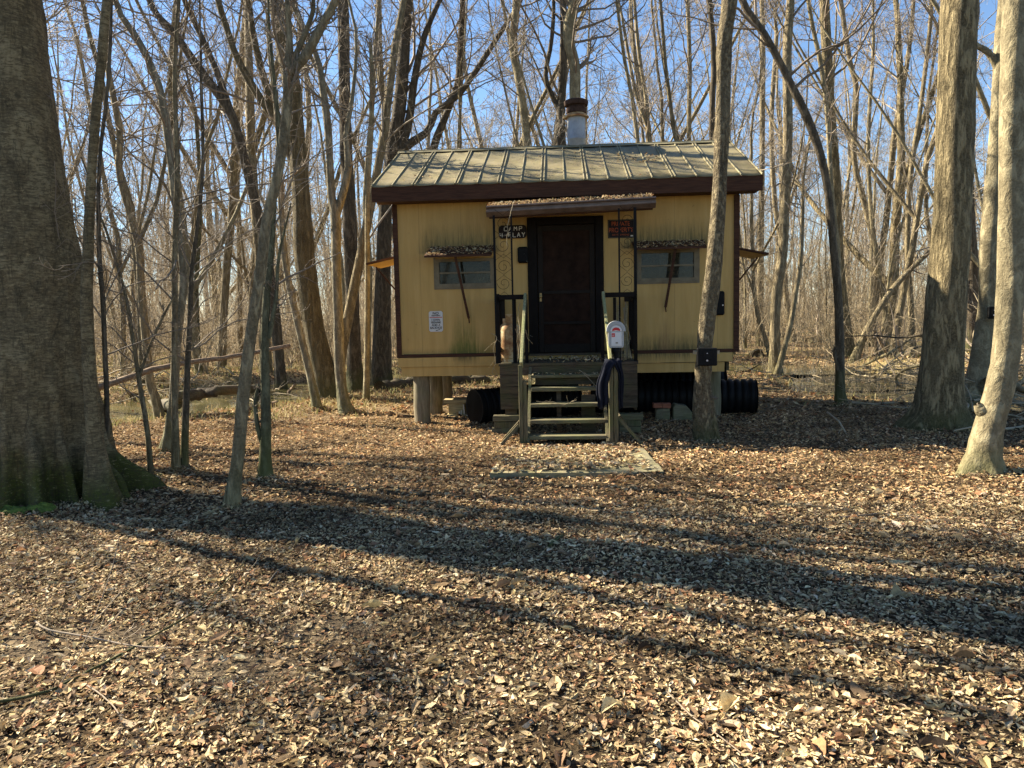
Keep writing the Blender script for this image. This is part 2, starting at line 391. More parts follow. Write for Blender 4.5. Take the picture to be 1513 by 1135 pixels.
# ---------------------------------------------------------------- terrain
CREEK = np.array([(-40, 9), (-18, 11.5), (-11, 12.9), (-7.7, 14.4), (-6.1, 16.4), (-5.0, 19.3), (-2, 22.3), (3, 23.8), (7.5, 22), (9.2, 19.4), (8.2, 17.4), (7.7, 15.7), (8.5, 13.9), (10.6, 12.1), (16, 10), (40, 8.5)], float)
def creek_d(x, y):
    x = np.asarray(x, float); y = np.asarray(y, float); best = np.full(x.shape, 1e9)
    for (ax, ay), (bx, by) in zip(CREEK[:-1], CREEK[1:]):
        dx, dy = bx - ax, by - ay
        t = np.clip(((x - ax) * dx + (y - ay) * dy) / (dx * dx + dy * dy), 0, 1)
        best = np.minimum(best, np.hypot(x - ax - t * dx, y - ay - t * dy))
    return best
WZ = -.11
def terr(x, y):
    x = np.asarray(x, float); y = np.asarray(y, float)
    z = .014 * np.sin(x * 1.7 + 1) * np.cos(y * 1.3) + .012 * np.sin(x * 3.1 + y * 2.3) + .008 * np.sin(x * 5.3 - y * 4.1)
    far = np.clip((y - 16) / 25, 0, 1)
    z = z + far * (.18 * np.sin(x * .23 + .5) * np.cos(y * .19) + .1 * np.sin(x * .51 + y * .37))
    d = creek_d(x, y) + .25 * np.sin(x * 1.1) * np.cos(y * 1.4) + .12 * np.sin(3 * x + 2.1 * y)
    s = np.clip((d - 1.3) / 1.1, 0, 1); s = s * s * (3 - 2 * s)
    z = z - .5 * (1 - s)
    # low bank mound across the creek on the right
    z = z + .35 * np.exp(-((x - 12) / 4.2) ** 2 - ((y - 19) / 2.6) ** 2) + .25 * np.exp(-((x + 9) / 5) ** 2 - ((y - 21) / 2.5) ** 2)
    return z
def tz(x, y): return float(terr(np.array([x]), np.array([y]))[0])
def graded(a, b, st, far, g=1.18):
    c = list(np.arange(a, b + 1e-6, st)); s = st
    while c[-1] < far[1]: s *= g; c.append(c[-1] + s)
    s = st
    while c[0] > far[0]: s *= g; c.insert(0, c[0] - s)
    return np.array(c)
gx = graded(-13, 13, .16, (-500, 500)); gy = graded(1.5, 24, .16, (-60, 700))
GX, GY = np.meshgrid(gx, gy); GZ = terr(GX, GY)
nx, ny = len(gx), len(gy)
ii, jj = np.meshgrid(np.arange(nx - 1), np.arange(ny - 1)); b0 = (jj * nx + ii).ravel()
ground = raw_mesh('ground', np.stack([GX, GY, GZ], -1).reshape(-1, 3), [np.stack([b0, b0 + 1, b0 + nx + 1, b0 + nx], -1)], M['ground'])
tag(ground, kind='structure')
# creek water ribbon
def ribbon(path, half, n=160):
    seg = np.hypot(*(path[1:] - path[:-1]).T); s = np.concatenate([[0], np.cumsum(seg)]); u = np.linspace(0, s[-1], n)
    px, py = np.interp(u, s, path[:, 0]), np.interp(u, s, path[:, 1])
    return px, py
wx = []; PXc, PYc = ribbon(CREEK, 2)
txx, tyy = np.gradient(PXc), np.gradient(PYc); L_ = np.hypot(txx, tyy); nxn, nyn = -tyy / L_, txx / L_
vv = []
for i in range(len(PXc)):
    for k in (-2.5, 2.5): vv.append((PXc[i] + nxn[i] * k, PYc[i] + nyn[i] * k, WZ))
ff = np.array([(2 * i, 2 * i + 2, 2 * i + 3, 2 * i + 1) for i in range(len(PXc) - 1)])
tag(raw_mesh('creek_water', vv, [ff], M['water'], smooth=False), kind='structure')

# ---------------------------------------------------------------- tubes and branching
def tubes(P, Rr, n, lump=0.):
    N, K, _ = P.shape
    T = np.gradient(P, axis=1); T /= np.linalg.norm(T, axis=2, keepdims=True) + 1e-9
    mean = np.abs(T.mean(1)); ax = np.argmin(mean, 1)
    ref = np.zeros((N, 3)); ref[np.arange(N), ax] = 1
    U = np.cross(T, ref[:, None, :]); U /= np.linalg.norm(U, axis=2, keepdims=True) + 1e-9
    V = np.cross(T, U)
    a = np.arange(n) * 2 * np.pi / n
    rr = Rr[:, :, None] * np.ones(n)
    if lump:
        ph = RG.uniform(0, 6.28, (N, 1, 1)); k = np.arange(K)[None, :, None]
        rr = rr * (1 + lump * np.sin(2 * a + ph + .35 * k) + lump * .7 * np.sin(3 * a + 2.1 * ph - .5 * k) + lump * .6 * RG.normal(0, 1, (N, K, 1)))
    ring = P[:, :, None, :] + rr[..., None] * (np.cos(a)[None, None, :, None] * U[:, :, None, :] + np.sin(a)[None, None, :, None] * V[:, :, None, :])
    idx = np.arange(N * K * n).reshape(N, K, n); nx_ = np.roll(idx, -1, axis=2)
    F = np.stack([idx[:, :-1], nx_[:, :-1], nx_[:, 1:], idx[:, 1:]], -1).reshape(-1, 4)
    return ring.reshape(-1, 3), F
def join(parts):
    vs = []; fs = []; k = 0
    for v, f in parts: vs.append(v); fs.append(f + k); k += len(v)
    return np.concatenate(vs), np.concatenate(fs)
def unit(v): return v / (np.linalg.norm(v, axis=-1, keepdims=True) + 1e-9)
def kids(P, Rr, m, t0, t1, ln, ang, K, wander, up, rat, rmin, rng, rend=.35, sub=None):
    """m children on each parent polyline, all at once"""
    N, KP, _ = P.shape
    par = np.repeat(np.arange(N), m); n = len(par)
    t = rng.uniform(t0, t1, n) if np.isscalar(t0) else rng.uniform(0, 1, n) * (t1 - t0[par]) + t0[par]
    f = t * (KP - 1); i = np.minimum(f.astype(int), KP - 2); w = (f - i)[:, None]
    p = P[par, i] * (1 - w) + P[par, i + 1] * w
    T = unit(P[par, i + 1] - P[par, i]); r = Rr[par, i] * (1 - w[:, 0]) + Rr[par, i + 1] * w[:, 0]
    q = rng.normal(0, 1, (n, 3)); q = unit(q - T * (q * T).sum(1, keepdims=True))
    A = np.radians(rng.uniform(ang * .6, ang * 1.35, n))[:, None]
    D = unit(np.cos(A) * T + np.sin(A) * q)
    plen = np.linalg.norm(P[:, 1:] - P[:, :-1], axis=2).sum(1)
    L = (plen[par] * ln if ln < 1 else np.full(n, float(ln))) * (1.15 - .75 * (t if np.isscalar(t0) else (t - t0[par]) / (t1 - t0[par] + 1e-6))) * rng.uniform(.5, 1.25, n)
    st = (L / (K - 1))[:, None]
    out = [p]; drift = rng.normal(0, 1, (n, 3))
    for k in range(K - 1):
        D = unit(D + wander * rng.normal(0, 1, (n, 3)) + wander * .5 * drift + np.array([0, 0, up]))
        p = p + D * st; out.append(p)
    C = np.stack(out, 1)
    r0 = np.maximum(r * rat * rng.uniform(.6, 1., n), rmin)
    RR = r0[:, None] * np.linspace(1, rend, K)[None, :]
    return C, np.maximum(RR, rmin * .7)

def crown_mesh(P, Rr, rng, t0, levels, sides=(5, 4, 3, 3)):
    """P (N,K,3) trunk polylines; levels: list of (m, ln, ang, K, wander, up, rat, rmin)"""
    out = []; cp, cr = P, Rr
    for li, (m, ln, ang, K, wd, up, rat, rmin) in enumerate(levels):
        cp, cr = kids(cp, cr, m, t0 if li == 0 else .18, .98, ln, ang, K, wd, up, rat, rmin, rng)
        out.append(tubes(cp, cr, sides[min(li, 3)]))
    return join(out)

def catmull(pts, n):
    p = np.array(pts, float); k = len(p)
    p = np.vstack([2 * p[0] - p[1], p, 2 * p[-1] - p[-2]])
    u = np.linspace(0, k - 1 - 1e-6, n); i = u.astype(int); t = (u - i)[:, None]
    a, b, c, d = p[i], p[i + 1], p[i + 2], p[i + 3]
    return .5 * ((2 * b) + (c - a) * t + (2 * a - 5 * b + 4 * c - d) * t ** 2 + (3 * b - a - 3 * c + d) * t ** 3)

BASES = []
RSC = {2: .82, 6: .68, 7: .74, 8: .85, 9: .82, 10: .72, 11: .85, 12: .82, 13: .85, 15: .78, 16: .7, 17: .78, 18: .88, 20: .6, 21: .8, 22: .7, 23: .74, 24: .7, 27: .75, 28: .78, 29: .8, 30: .75, 31: .8, 32: .93, 33: .85, 37: .8, 38: .75, 39: .8, 40: .8}
def traced_tree(label, mat, Y, path, H, zc, levels, name='bare_tree', cat='tree', limbs=(), seed=0, n=12, flare=.35, lean=0., group=None, wob=.25, twig='twig', lump=.035, post=None):
    """path: (photo x, photo y, radius px) up the trunk at distance Y (lean adds metres of Y at the frame's top)"""
    rng = np.random.default_rng(seed + 100)
    pts = []; rs = RSC.get(seed, 1)
    ytop = path[-1][1]; yb = path[0][1]
    for (px, py, r) in path:
        Yk = Y + lean * (yb - py) / max(1, yb - ytop)
        w = at(px, py, Yk); pts.append((w.x, w.y, w.z, r * rs * Yk / FPX))
    base = Vector((pts[0][0], pts[0][1], tz(pts[0][0], pts[0][1])))
    A = np.array(pts)
    A[0, 2] = base.z
    A = np.vstack([[A[0, 0] , A[0, 1], base.z - .15, A[0, 3] * 1.05], A])
    # continue above the traced stretch
    top = A[-1].copy(); d = unit(A[-1, :3] - A[-2, :3]); d = unit(d * .6 + np.array([0, 0, .5]))
    z = top[2]; r0 = top[3]; ext = []
    if H > z + .5:
        m = max(4, int((H - z) / 1.0)); st = (H - z) / m; p = top[:3].copy()
        for k in range(m):
            d = unit(d + rng.normal(0, .09, 3) * (1, 1, .2) + np.array([0, 0, .12])); p = p + d * st / max(.5, d[2])
            ext.append((*p, max(.008, r0 * (1 - (k + 1) / m) ** .8)))
        A = np.vstack([A, ext])
    nseg = max(24, int((A[-1, 2] - A[0, 2]) / (.05 if post else .2)))
    C = catmull(A, nseg)
    if seed in (1, 2, 6, 7, 8, 9, 14, 10, 3, 4, 5): levels = levels[:-1] if A[-1, 2] > 6 else levels
    P = C[None, :, :3] - np.array(base); Rr = np.maximum(C[None, :, 3], .006)
    hz = P[0, :, 2]; wiggle = rng.normal(0, 1, (nseg, 2)); wiggle = np.cumsum(wiggle, 0); wiggle -= wiggle.mean(0)
    Rr = Rr * (1 + flare * np.exp(-np.maximum(hz, 0) / (2.2 * A[1, 3] + .05)))
    parts = [tubes(P, Rr, n, lump)]
    allP, allR = [P], [Rr]
    for lb in limbs:
        lp = []
        for (px, py, r) in lb:
            w = at(px, py, Y + lean * (yb - py) / max(1, yb - ytop)); lp.append((w.x, w.y, w.z, r * (rs * .5 + .5) * Y / FPX))
        lp = np.array(lp); e = lp[-1].copy(); dd = unit(lp[-1, :3] - lp[-2, :3])
        if lb[-1][1] <= 30:
            for k in range(5):
                dd = unit(dd + rng.normal(0, .1, 3) + np.array([0, 0, .1])); e = e.copy(); e[:3] += dd * (H - lp[-1, 2]) / 7; e[3] *= .72; lp = np.vstack([lp, e])
        else: lp[-1, 3] *= .6
        Cl = catmull(lp, 24); Pl = Cl[None, :, :3] - np.array(base); Rl = np.maximum(Cl[None, :, 3], .005)
        parts.append(tubes(Pl, Rl, max(6, n - 4), lump)); allP.append(Pl); allR.append(Rl)
    root = thing(name, label, cat, base, group, rz=0, world=True)
    if n >= 12 and not post:
        q = parts[0][0]; ph_ = np.arctan2(q[:, 1], q[:, 0]); rb = A[1, 3]; zz_ = np.maximum(q[:, 2], -.05); lob = 0
        for a0 in rng.uniform(-np.pi, np.pi, 5): lob = lob + np.exp(-(np.angle(np.exp(1j * (ph_ - a0))) / .38) ** 2) * rng.uniform(.3, .8)
        kk = 1 + np.exp(-zz_ / (.9 * rb + .03)) * lob * .55; q[:, 0] *= kk; q[:, 1] *= kk
    BASES.append((base.x, base.y, A[1, 3]))
    v, f = join(parts)
    if post: v = post(v)
    raw_mesh('trunk', v, [f], M[mat], root)
    if levels:
        t0 = max(.03, min(.93, float(np.interp(zc, hz, np.linspace(0, 1, nseg)))))
        cm = [crown_mesh(P, Rr, rng, t0, levels)]
        for Pl, Rl in zip(allP[1:], allR[1:]):
            lv = [(max(2, int(levels[0][0] * .6)),) + tuple(levels[0][1:])] + list(levels[1:])
            cm.append(crown_mesh(Pl, Rl, rng, .15, lv))
        v, f = join(cm)
        raw_mesh('crown', v, [f], M[twig], root)
    return root

# level presets: (m, len, angle, K, wander, up, rat, rmin)
BIG = [(16, .28, 48, 9, .16, .05, .34, .015), (6, .45, 42, 7, .2, .03, .5, .008), (5, .45, 42, 5, .22, .03, .5, .004), (4, .5, 45, 4, .22, .03, .6, .003)]
MID = [(18, .26, 45, 8, .17, .06, .45, .012), (6, .45, 42, 6, .2, .04, .5, .006), (5, .5, 42, 5, .22, .03, .5, .0035), (3, .5, 45, 4, .22, .03, .6, .003)]
MIDLOW = [(30, .17, 52, 8, .18, .06, .3, .007), (6, .45, 45, 6, .2, .04, .5, .004), (4, .5, 45, 5, .22, .03, .6, .0028), (3, .5, 45, 4, .22, .03, .6, .0024)]
THIN = [(30, .22, 48, 8, .18, .06, .4, .004), (5, .5, 42, 6, .2, .04, .55, .0028), (3, .5, 45, 4, .2, .03, .6, .0022)]

def beech_post(v):
    # buttress roots and muscular swellings
    out = v.copy()
    cx = np.interp(v[:, 2], [0, 5], [0, -.35]) * 0
    ph = np.arctan2(v[:, 1], v[:, 0]); z = np.maximum(v[:, 2], -.1)
    k = np.exp(-z / .30); k2 = np.exp(-z / .9)
    root_ = sum(am * np.exp(-((np.angle(np.exp(1j * (ph - a0)))) / wd) ** 2) for a0, wd, am in
                ((-.28, .11, .85), (.12, .10, .75), (-.62, .09, .55), (-.98, .10, .60), (-1.32, .08, .42), (-1.68, .11, .60), (-2.05, .08, .45), (-2.4, .12, .5), (.6, .15, .6), (1.2, .2, .5), (1.9, .2, .5), (2.6, .2, .5), (-2.9, .12, .5)))
    root_ = root_ * (1 + .25 * np.sin(z * 9 + ph * 3))
    r = .93 + k * root_ * .95 + k2 * (root_ * .20 - .06) + .02 * np.sin(3 * ph + z * 1.1) * np.clip(z, 0, 1)
    nz = np.array([mnoise.noise(Vector((a * 2.2, b * 2.2, c * 1.1))) + .45 * mnoise.noise(Vector((a * 6, b * 6, c * 4))) + .3 * mnoise.noise(Vector((a * 17, b * 17, c * 9))) for a, b, c in v]) * .05
    m = (v[:, 2] < 6); f = np.clip((6 - v[:, 2]) / 2, 0, 1)
    rr = 1 + (r - 1) * f + nz * f
    out[m, 0] = v[m, 0] * rr[m]; out[m, 1] = v[m, 1] * rr[m]
    return out
bt = traced_tree('massive grey beech trunk with mossy buttress roots filling the left edge', 'bark_beech', 7.2,
    [(50, 729, 108), (50, 690, 102), (48, 600, 93), (46, 500, 85), (41, 400, 78), (27, 250, 67), (14, 120, 59), (5, 0, 52)], 19, 8.5, BIG, seed=1, n=200, flare=.02, lump=.0, post=beech_post)
mm = MB()
moss_parts = []
def blob(c, r, seed):
    rng = random.Random(seed); vs = []; fs = []; nu, nv = 22, 12
    for j in range(nv + 1):
        for i in range(nu):
            a = 2 * math.pi * i / nu; b = math.pi * .5 * j / nv
            k = 1 + .3 * mnoise.noise(Vector((math.cos(a) * 2 + seed, math.sin(a) * 2, b * 2))) + .08 * mnoise.noise(Vector((math.cos(a) * 9, math.sin(a) * 9 + seed, b * 9)))
            vs.append((c[0] + r[0] * k * math.cos(a) * math.cos(b), c[1] + r[1] * k * math.sin(a) * math.cos(b), c[2] + r[2] * k * math.sin(b)))
    for j in range(nv):
        for i in range(nu): fs.append((j * nu + i, j * nu + (i + 1) % nu, (j + 1) * nu + (i + 1) % nu, (j + 1) * nu + i))
    return vs, fs
for k, (px, py, Y, r) in enumerate([(62, 776, 6.45, (.13, .1, .09)), (20, 775, 6.4, (.16, .1, .07))]):
    g = at(px, py, Y); vs, fs = blob((0, 0, -.02), r, k + 3); m_ = MB(); m_.add(vs, fs)
    o = m_.build('moss_clump', M['moss'], smooth=True); o.location = (g.x, g.y, tz(g.x, g.y))
    tag(o, ['bright green moss clump at the foot of the massive beech', 'darker moss clump at the lower left corner of the massive beech'][k], 'moss')

TT = traced_tree
TT('slim grey stem growing tight against the right side of the massive beech', 'bark_beech', 6.75,
   [(152, 745, 26), (143, 690, 20), (139, 640, 14), (135, 590, 12), (131, 520, 10.5), (128, 440, 10), (130, 375, 9.5), (134, 280, 8.5), (141, 180, 8), (150, 90, 7.5), (158, 0, 7)], 11, 4.2, MID, seed=2, n=14)
TT('very thin dark sapling just right of the massive beech', 'bark_dark', 7.4, [(156, 706, 4.5), (158, 600, 4), (155, 520, 3.7), (152, 440, 3.5), (147, 380, 3.2), (146, 250, 2.8), (160, 120, 2.4), (165, 0, 2)], 6, 1.2, THIN, seed=3, n=8)
TT('thin straight dark sapling, left one of the close pair beside the broken trunk', 'bark_grey', 8.05, [(260, 700, 6.5), (259, 640, 5.5), (257, 540, 5), (258, 450, 4.8), (258, 375, 4.5), (262, 250, 4), (258, 120, 3.5), (264, 0, 3)], 7.5, 1.4, THIN, seed=4, n=8)
TT('thin crooked dark sapling, right one of the close pair beside the broken trunk', 'bark_dark', 8.12, [(272, 698, 6), (274, 620, 5.5), (277, 540, 4.6), (281, 460, 4), (283, 400, 3.6), (292, 330, 3), (300, 240, 2.6), (297, 120, 2.2)], 5.5, 1.1, THIN, seed=5, n=8)
TT('crooked twiggy sapling between the massive beech and the close pair of saplings', 'bark_grey', 7.7, [(222, 690, 4.5), (218, 640, 4), (205, 560, 3.6), (196, 500, 3.2), (186, 440, 2.8), (175, 400, 2.3), (160, 350, 1.8)], 3.2, .5, THIN, seed=51, n=7,
   limbs=[[(205, 560, 2.6), (218, 520, 2.2), (240, 470, 1.8), (262, 430, 1.3)]])
TT('curving pale trunk with mossy foot behind the close pair of saplings', 'bark_gold', 9.25,
   [(245, 671, 13), (250, 640, 11), (256, 590, 9.5), (259, 540, 9), (264, 480, 9), (271, 420, 9), (266, 350, 8.5), (258, 290, 8.5), (250, 215, 8.5), (240, 149, 8), (224, 99, 7.5), (198, 50, 7), (172, 7, 6)], 9, 3.4, MIDLOW, seed=6, n=12)
TT('leaning sapling in front of the creek with a high fork, nearest the bottom left', 'bark_grey', 6.38,
   [(342, 757, 14), (346, 715, 12.5), (352, 675, 12), (360, 581, 11.5), (369, 506, 11), (379, 440, 10.5), (388, 375, 10.5), (395, 320, 10), (407, 275, 10), (418, 215, 10), (425, 149, 10), (426, 106, 10), (428, 60, 6), (424, 0, 4.5)], 6.5, 3.2, MIDLOW, seed=7, n=14,
   limbs=[[(426, 112, 9.5), (438, 97, 8.5), (453, 80, 8), (473, 44, 7), (496, 0, 6.5)], [(426, 106, 6), (440, 75, 4.5), (460, 25, 4), (463, 0, 3.5)]])
TT('green barked sapling with a dead stub low on its left side', 'bark_green', 7.52,
   [(393, 712, 10.5), (392, 670, 9.5), (393, 618, 9), (391, 525, 8), (393, 450, 7), (400, 380, 5.5), (405, 300, 4.5), (412, 200, 3.5), (402, 90, 2.8), (396, 0, 2.2)], 6.5, 1.7, THIN, seed=8, n=12,
   limbs=[[(390, 662, 4.5), (381, 632, 4), (377, 595, 3.3), (382, 568, 2.8)], [(397, 500, 4), (408, 440, 3.2), (412, 380, 2.4), (430, 300, 1.6)]])
TT('twisting golden trunk with flared foot left of the cabin', 'bark_gold', 12.78,
   [(514, 613, 13), (507, 590, 10), (502, 540, 9.5), (500, 480, 9), (497, 400, 8.5), (496, 320, 9), (490, 291, 7.5), (487, 238, 7), (484, 185, 7), (477, 132, 6.5), (469, 87, 5), (442, 26, 4), (430, 0, 3.5)], 10, 4.6, MIDLOW, seed=9, n=12,
   limbs=[[(497, 318, 6.5), (508, 280, 6), (515, 243, 5.5), (511, 198, 4.5), (520, 150, 3.5), (527, 60, 2.5), (515, 0, 2)]])
TT('thick straight brown trunk with two mossy forks left of the cabin', 'bark_brown', 15.4,
   [(487, 590, 25), (481, 560, 22), (472, 520, 20.5), (463, 480, 20), (455, 420, 20), (450, 375, 20), (447, 330, 19.5), (443, 264, 18), (436, 180, 17), (432, 132, 16.5), (418, 60, 16), (408, 0, 15.5)], 18, 7, BIG, seed=10, n=18,
   limbs=[[(442, 262, 8), (424, 215, 7.5), (412, 185, 7), (380, 139, 6.5), (350, 86, 6), (336, 45, 5.5), (322, 0, 5)], [(440, 235, 7.5), (415, 185, 7), (398, 140, 6.5), (385, 100, 6), (372, 40, 5), (366, 0, 4)]])
TT('thin golden trunk leaning left against the thick brown trunk', 'bark_gold', 13.35, [(469, 608, 8), (464, 580, 7), (455, 540, 6.5), (446, 505, 6.5), (437, 465, 6.5), (428, 425, 6.5), (420, 375, 6), (415, 300, 5), (412, 220, 4)], 7.5, 3.2, THIN, seed=11, n=10)
TT('dark straight trunk rising between the golden trunk and the cabin', 'bark_dark', 16.9, [(527, 578, 15), (524, 540, 12.5), (521, 450, 12), (518, 350, 11.5), (512, 240, 11), (509, 120, 10.5), (506, 0, 10)], 16, 6.5, BIG, seed=12, n=12)
TT('dark leaning trunk behind the thick brown trunk, crossing the sky up to the left', 'bark_dark', 19, [(415, 548, 10), (408, 480, 9), (398, 400, 8.5), (385, 330, 8.5), (372, 280, 8), (360, 231, 8), (346, 180, 8), (330, 149, 8), (297, 106, 7), (258, 50, 6), (225, 10, 5.5)], 15, 6, BIG, seed=13, n=10,
   limbs=[[(340, 165, 6), (322, 110, 5), (300, 60, 4.5), (272, 0, 4)]])
TT('sinuous mid distance trunk over the creek, left of the curving pale one', 'bark_grey', 13.2, [(238, 628, 8), (230, 590, 6.5), (221, 562, 6.5), (214, 487, 6), (208, 420, 5.5), (206, 370, 5.5), (192, 314, 5.5), (176, 254, 5), (177, 198, 5), (169, 149, 4.5), (159, 93, 4), (162, 0, 3)], 9, 4, MIDLOW, seed=14, n=10)
TT('dark double trunk with long rising limbs behind the left end of the roof', 'bark_dark', 20, [(562, 560, 18), (566, 420, 15), (570, 300, 13), (580, 225, 12), (590, 159, 12), (597, 79, 11), (602, 0, 9)], 17, 7, BIG, seed=15, n=12,
   limbs=[[(580, 240, 8), (596, 220, 7.5), (612, 208, 7), (633, 193, 6), (644, 166, 5.5), (675, 143, 5), (699, 111, 4.5), (754, 26, 3.5), (770, 0, 3)], [(590, 225, 8), (604, 180, 7), (612, 120, 6), (625, 60, 5), (650, 0, 4)]])
TT('dark trunk leaning right above the roof, second from the roof left corner', 'bark_dark', 21, [(612, 560, 9), (625, 380, 8.5), (632, 280, 8), (641, 219, 8), (655, 180, 7.5), (667, 150, 7), (677, 119, 6.5), (680, 66, 6.5), (684, 0, 6)], 16, 7.5, BIG, seed=16, n=10)
TT('pale sunlit trunk above the roof, left of the chimney', 'bark_smooth', 17.5, [(800, 570, 12), (790, 400, 9.5), (783, 270, 8.5), (779, 217, 8), (773, 159, 7.5), (765, 106, 7.5), (758, 66, 7.5), (763, 0, 7)], 14, 6, MIDLOW, seed=17, n=12)
TT('pale sunlit trunk standing directly behind the chimney', 'bark_smooth', 17, [(862, 570, 13), (858, 400, 11), (854, 250, 10), (850, 147, 9.5), (849, 99, 9), (840, 59, 9), (842, 30, 9.5), (849, 0, 9)], 14, 6, MIDLOW, seed=18, n=12)
TT('dark trunk just left of the pale one behind the chimney', 'bark_dark', 19, [(834, 560, 8), (832, 300, 7), (829, 178, 6.5), (831, 120, 6), (833, 59, 5.5), (832, 0, 5)], 15, 6, BIG, seed=19, n=10,
   limbs=[[(831, 170, 4), (815, 140, 3.5), (806, 110, 3.5), (815, 60, 3), (818, 0, 2.5)]])
TT('slender trunk over the roof midway between chimney and cabin front tree', 'bark_grey', 24, [(962, 540, 7), (960, 300, 6), (958, 206, 5.5), (955, 149, 5), (947, 99, 4.5), (942, 59, 4.5), (937, 0, 4)], 15, 6, MID, seed=20, n=8,
   limbs=[[(958, 190, 4), (940, 140, 3.5), (930, 90, 3), (920, 30, 2.5), (914, 0, 2)]])
TT('thin straight trunk over the roof, left of the bent camera tree', 'bark_grey', 26, [(1019, 530, 5), (1018, 204, 4.2), (1019, 100, 4), (1016, 0, 3.6)], 16, 7, MID, seed=21, n=8)
TT('dark trunk half hidden behind the top of the camera tree', 'bark_dark', 20, [(1058, 545, 8), (1052, 200, 6.5), (1055, 99, 6), (1050, 20, 5.5), (1048, 0, 5.5)], 15, 6.5, BIG, seed=22, n=8)
TT('rough barked curved trunk standing before the cabin with a camera strapped to it', 'bark_flaky', 9.38,
   [(1040, 651, 19), (1038, 620, 18), (1037, 580, 17), (1039, 540, 16.5), (1042, 500, 16), (1047, 460, 15.5), (1053, 410, 15.5), (1057, 360, 15), (1062, 300, 15), (1067, 200, 14.5), (1069, 120, 14), (1070, 60, 14), (1077, 0, 13.5)], 15, 6.5, BIG, seed=23, n=24, lump=.05, flare=.12,
   limbs=[[(1060, 655, 8), (1053, 625, 8), (1047, 590, 8.5), (1043, 550, 7)]])
TT('far straight trunk just right of the roof corner', 'bark_grey', 34, [(1123, 505, 8), (1124, 373, 6.5), (1126, 231, 6), (1127, 66, 5.5), (1126, 0, 5)], 19, 8, BIG, seed=24, n=8)
TT('slender trunk at the near edge of the grass right of the cabin', 'bark_grey', 18.9, [(1145, 553, 9), (1145, 500, 7.5), (1147, 440, 7), (1155, 383, 7), (1159, 330, 7), (1164, 198, 6.5), (1163, 80, 6), (1168, 0, 5.5)], 13, 5.5, MID, seed=25, n=10)
TT('thin stem leaning right out of the same grass as the slender trunk', 'bark_grey', 18.6, [(1148, 556, 4.5), (1160, 510, 4), (1170, 470, 3.8), (1176, 430, 3.5), (1183, 383, 3.2), (1186, 300, 2.5)], 6, 2.5, THIN, seed=26, n=7)
TT('far crooked trunk behind the slender trunk right of the cabin', 'bark_grey', 36, [(1172, 503, 7), (1166, 470, 5.5), (1161, 430, 5.5), (1158, 380, 5), (1145, 300, 5), (1140, 180, 4.5), (1147, 60, 4)], 16, 7, MID, seed=27, n=8)
TT('dark trunk right of the cabin sweeping up to the left across the sky', 'bark_dark', 12.4,
   [(1241, 601, 9), (1241, 560, 8), (1241, 513, 8), (1239, 450, 7.5), (1235, 400, 7.5), (1232, 373, 7), (1225, 297, 7), (1215, 238, 7), (1196, 182, 7.5), (1172, 132, 7), (1152, 92, 6.5), (1129, 50, 6.5), (1096, 0, 6.5)], 9, 5, MID, seed=28, n=12, limbs=[[(1240, 545, 4), (1234, 525, 3.5), (1233, 512, 3)]])
TT('thick far trunk with dark foot, behind the sweeping dark trunk', 'bark_oak', 24.5, [(1250, 528, 15), (1247, 480, 11), (1240, 400, 9.5), (1236, 320, 9), (1232, 231, 9), (1226, 165, 9), (1222, 80, 9), (1218, 0, 8.5)], 18, 8, BIG, seed=29, n=12)
TT('pale slim trunk crossing in front of the thick far trunk', 'bark_smooth', 21, [(1239, 548, 5.5), (1240, 480, 5), (1238, 373, 5), (1229, 290, 5), (1222, 165, 4.5), (1212, 92, 4.5), (1203, 50, 4), (1194, 0, 4)], 14, 6, MIDLOW, seed=30, n=8)
TT('bent far trunk between the sweeping trunk and the big right trunk', 'bark_grey', 31, [(1317, 508, 7), (1311, 464, 6), (1296, 380, 5.5), (1275, 291, 5.5), (1262, 231, 5), (1265, 132, 5), (1256, 92, 4.5), (1242, 0, 4)], 17, 7, MID, seed=31, n=8)
TT('large straight ridged trunk, sunlit on its left, at the right', 'bark_oak', 9.85,
   [(1391, 637, 39), (1391, 610, 33), (1391, 575, 30.5), (1393, 520, 29.5), (1398, 440, 28.5), (1404, 373, 28), (1409, 264, 27.5), (1413, 132, 26.5), (1418, 0, 25.5)], 18, 8, BIG, seed=32, n=32, lump=.02, flare=.08)
TT('dark trunk showing just right of the large ridged trunk', 'bark_dark', 22, [(1437, 545, 13), (1436, 480, 10), (1437, 400, 9.5), (1432, 300, 8), (1427, 150, 7), (1425, 0, 6)], 16, 7, BIG, seed=33, n=10)
TT('smooth pale trunk behind the rightmost one, its foot in dark shade', 'bark_smooth', 11.6,
   [(1425, 607, 21), (1437, 585, 17), (1446, 555, 15), (1453, 510, 14), (1460, 450, 13), (1462, 373, 13), (1468, 290, 13), (1473, 231, 12.5), (1480, 116, 12), (1488, 0, 11)], 13, 5.8, MIDLOW, seed=34, n=18,
   limbs=[[(1479, 118, 6), (1470, 92, 5), (1458, 76, 4.5), (1446, 69, 4), (1437, 61, 3.5)]])
TT('smooth pale curving trunk at the far right edge with a knot low down', 'bark_smooth', 7.3,
   [(1449, 697, 20), (1453, 670, 19), (1459, 640, 19), (1469, 605, 19), (1477, 575, 18.5), (1485, 530, 18), (1489, 490, 17.5), (1493, 430, 18), (1494, 373, 18.5), (1495, 264, 18), (1498, 132, 17.5), (1503, 0, 17)], 12, 4.6, MIDLOW, seed=35, n=20,
   limbs=[[(1462, 620, 11), (1449, 605, 9), (1444, 597, 8)]])
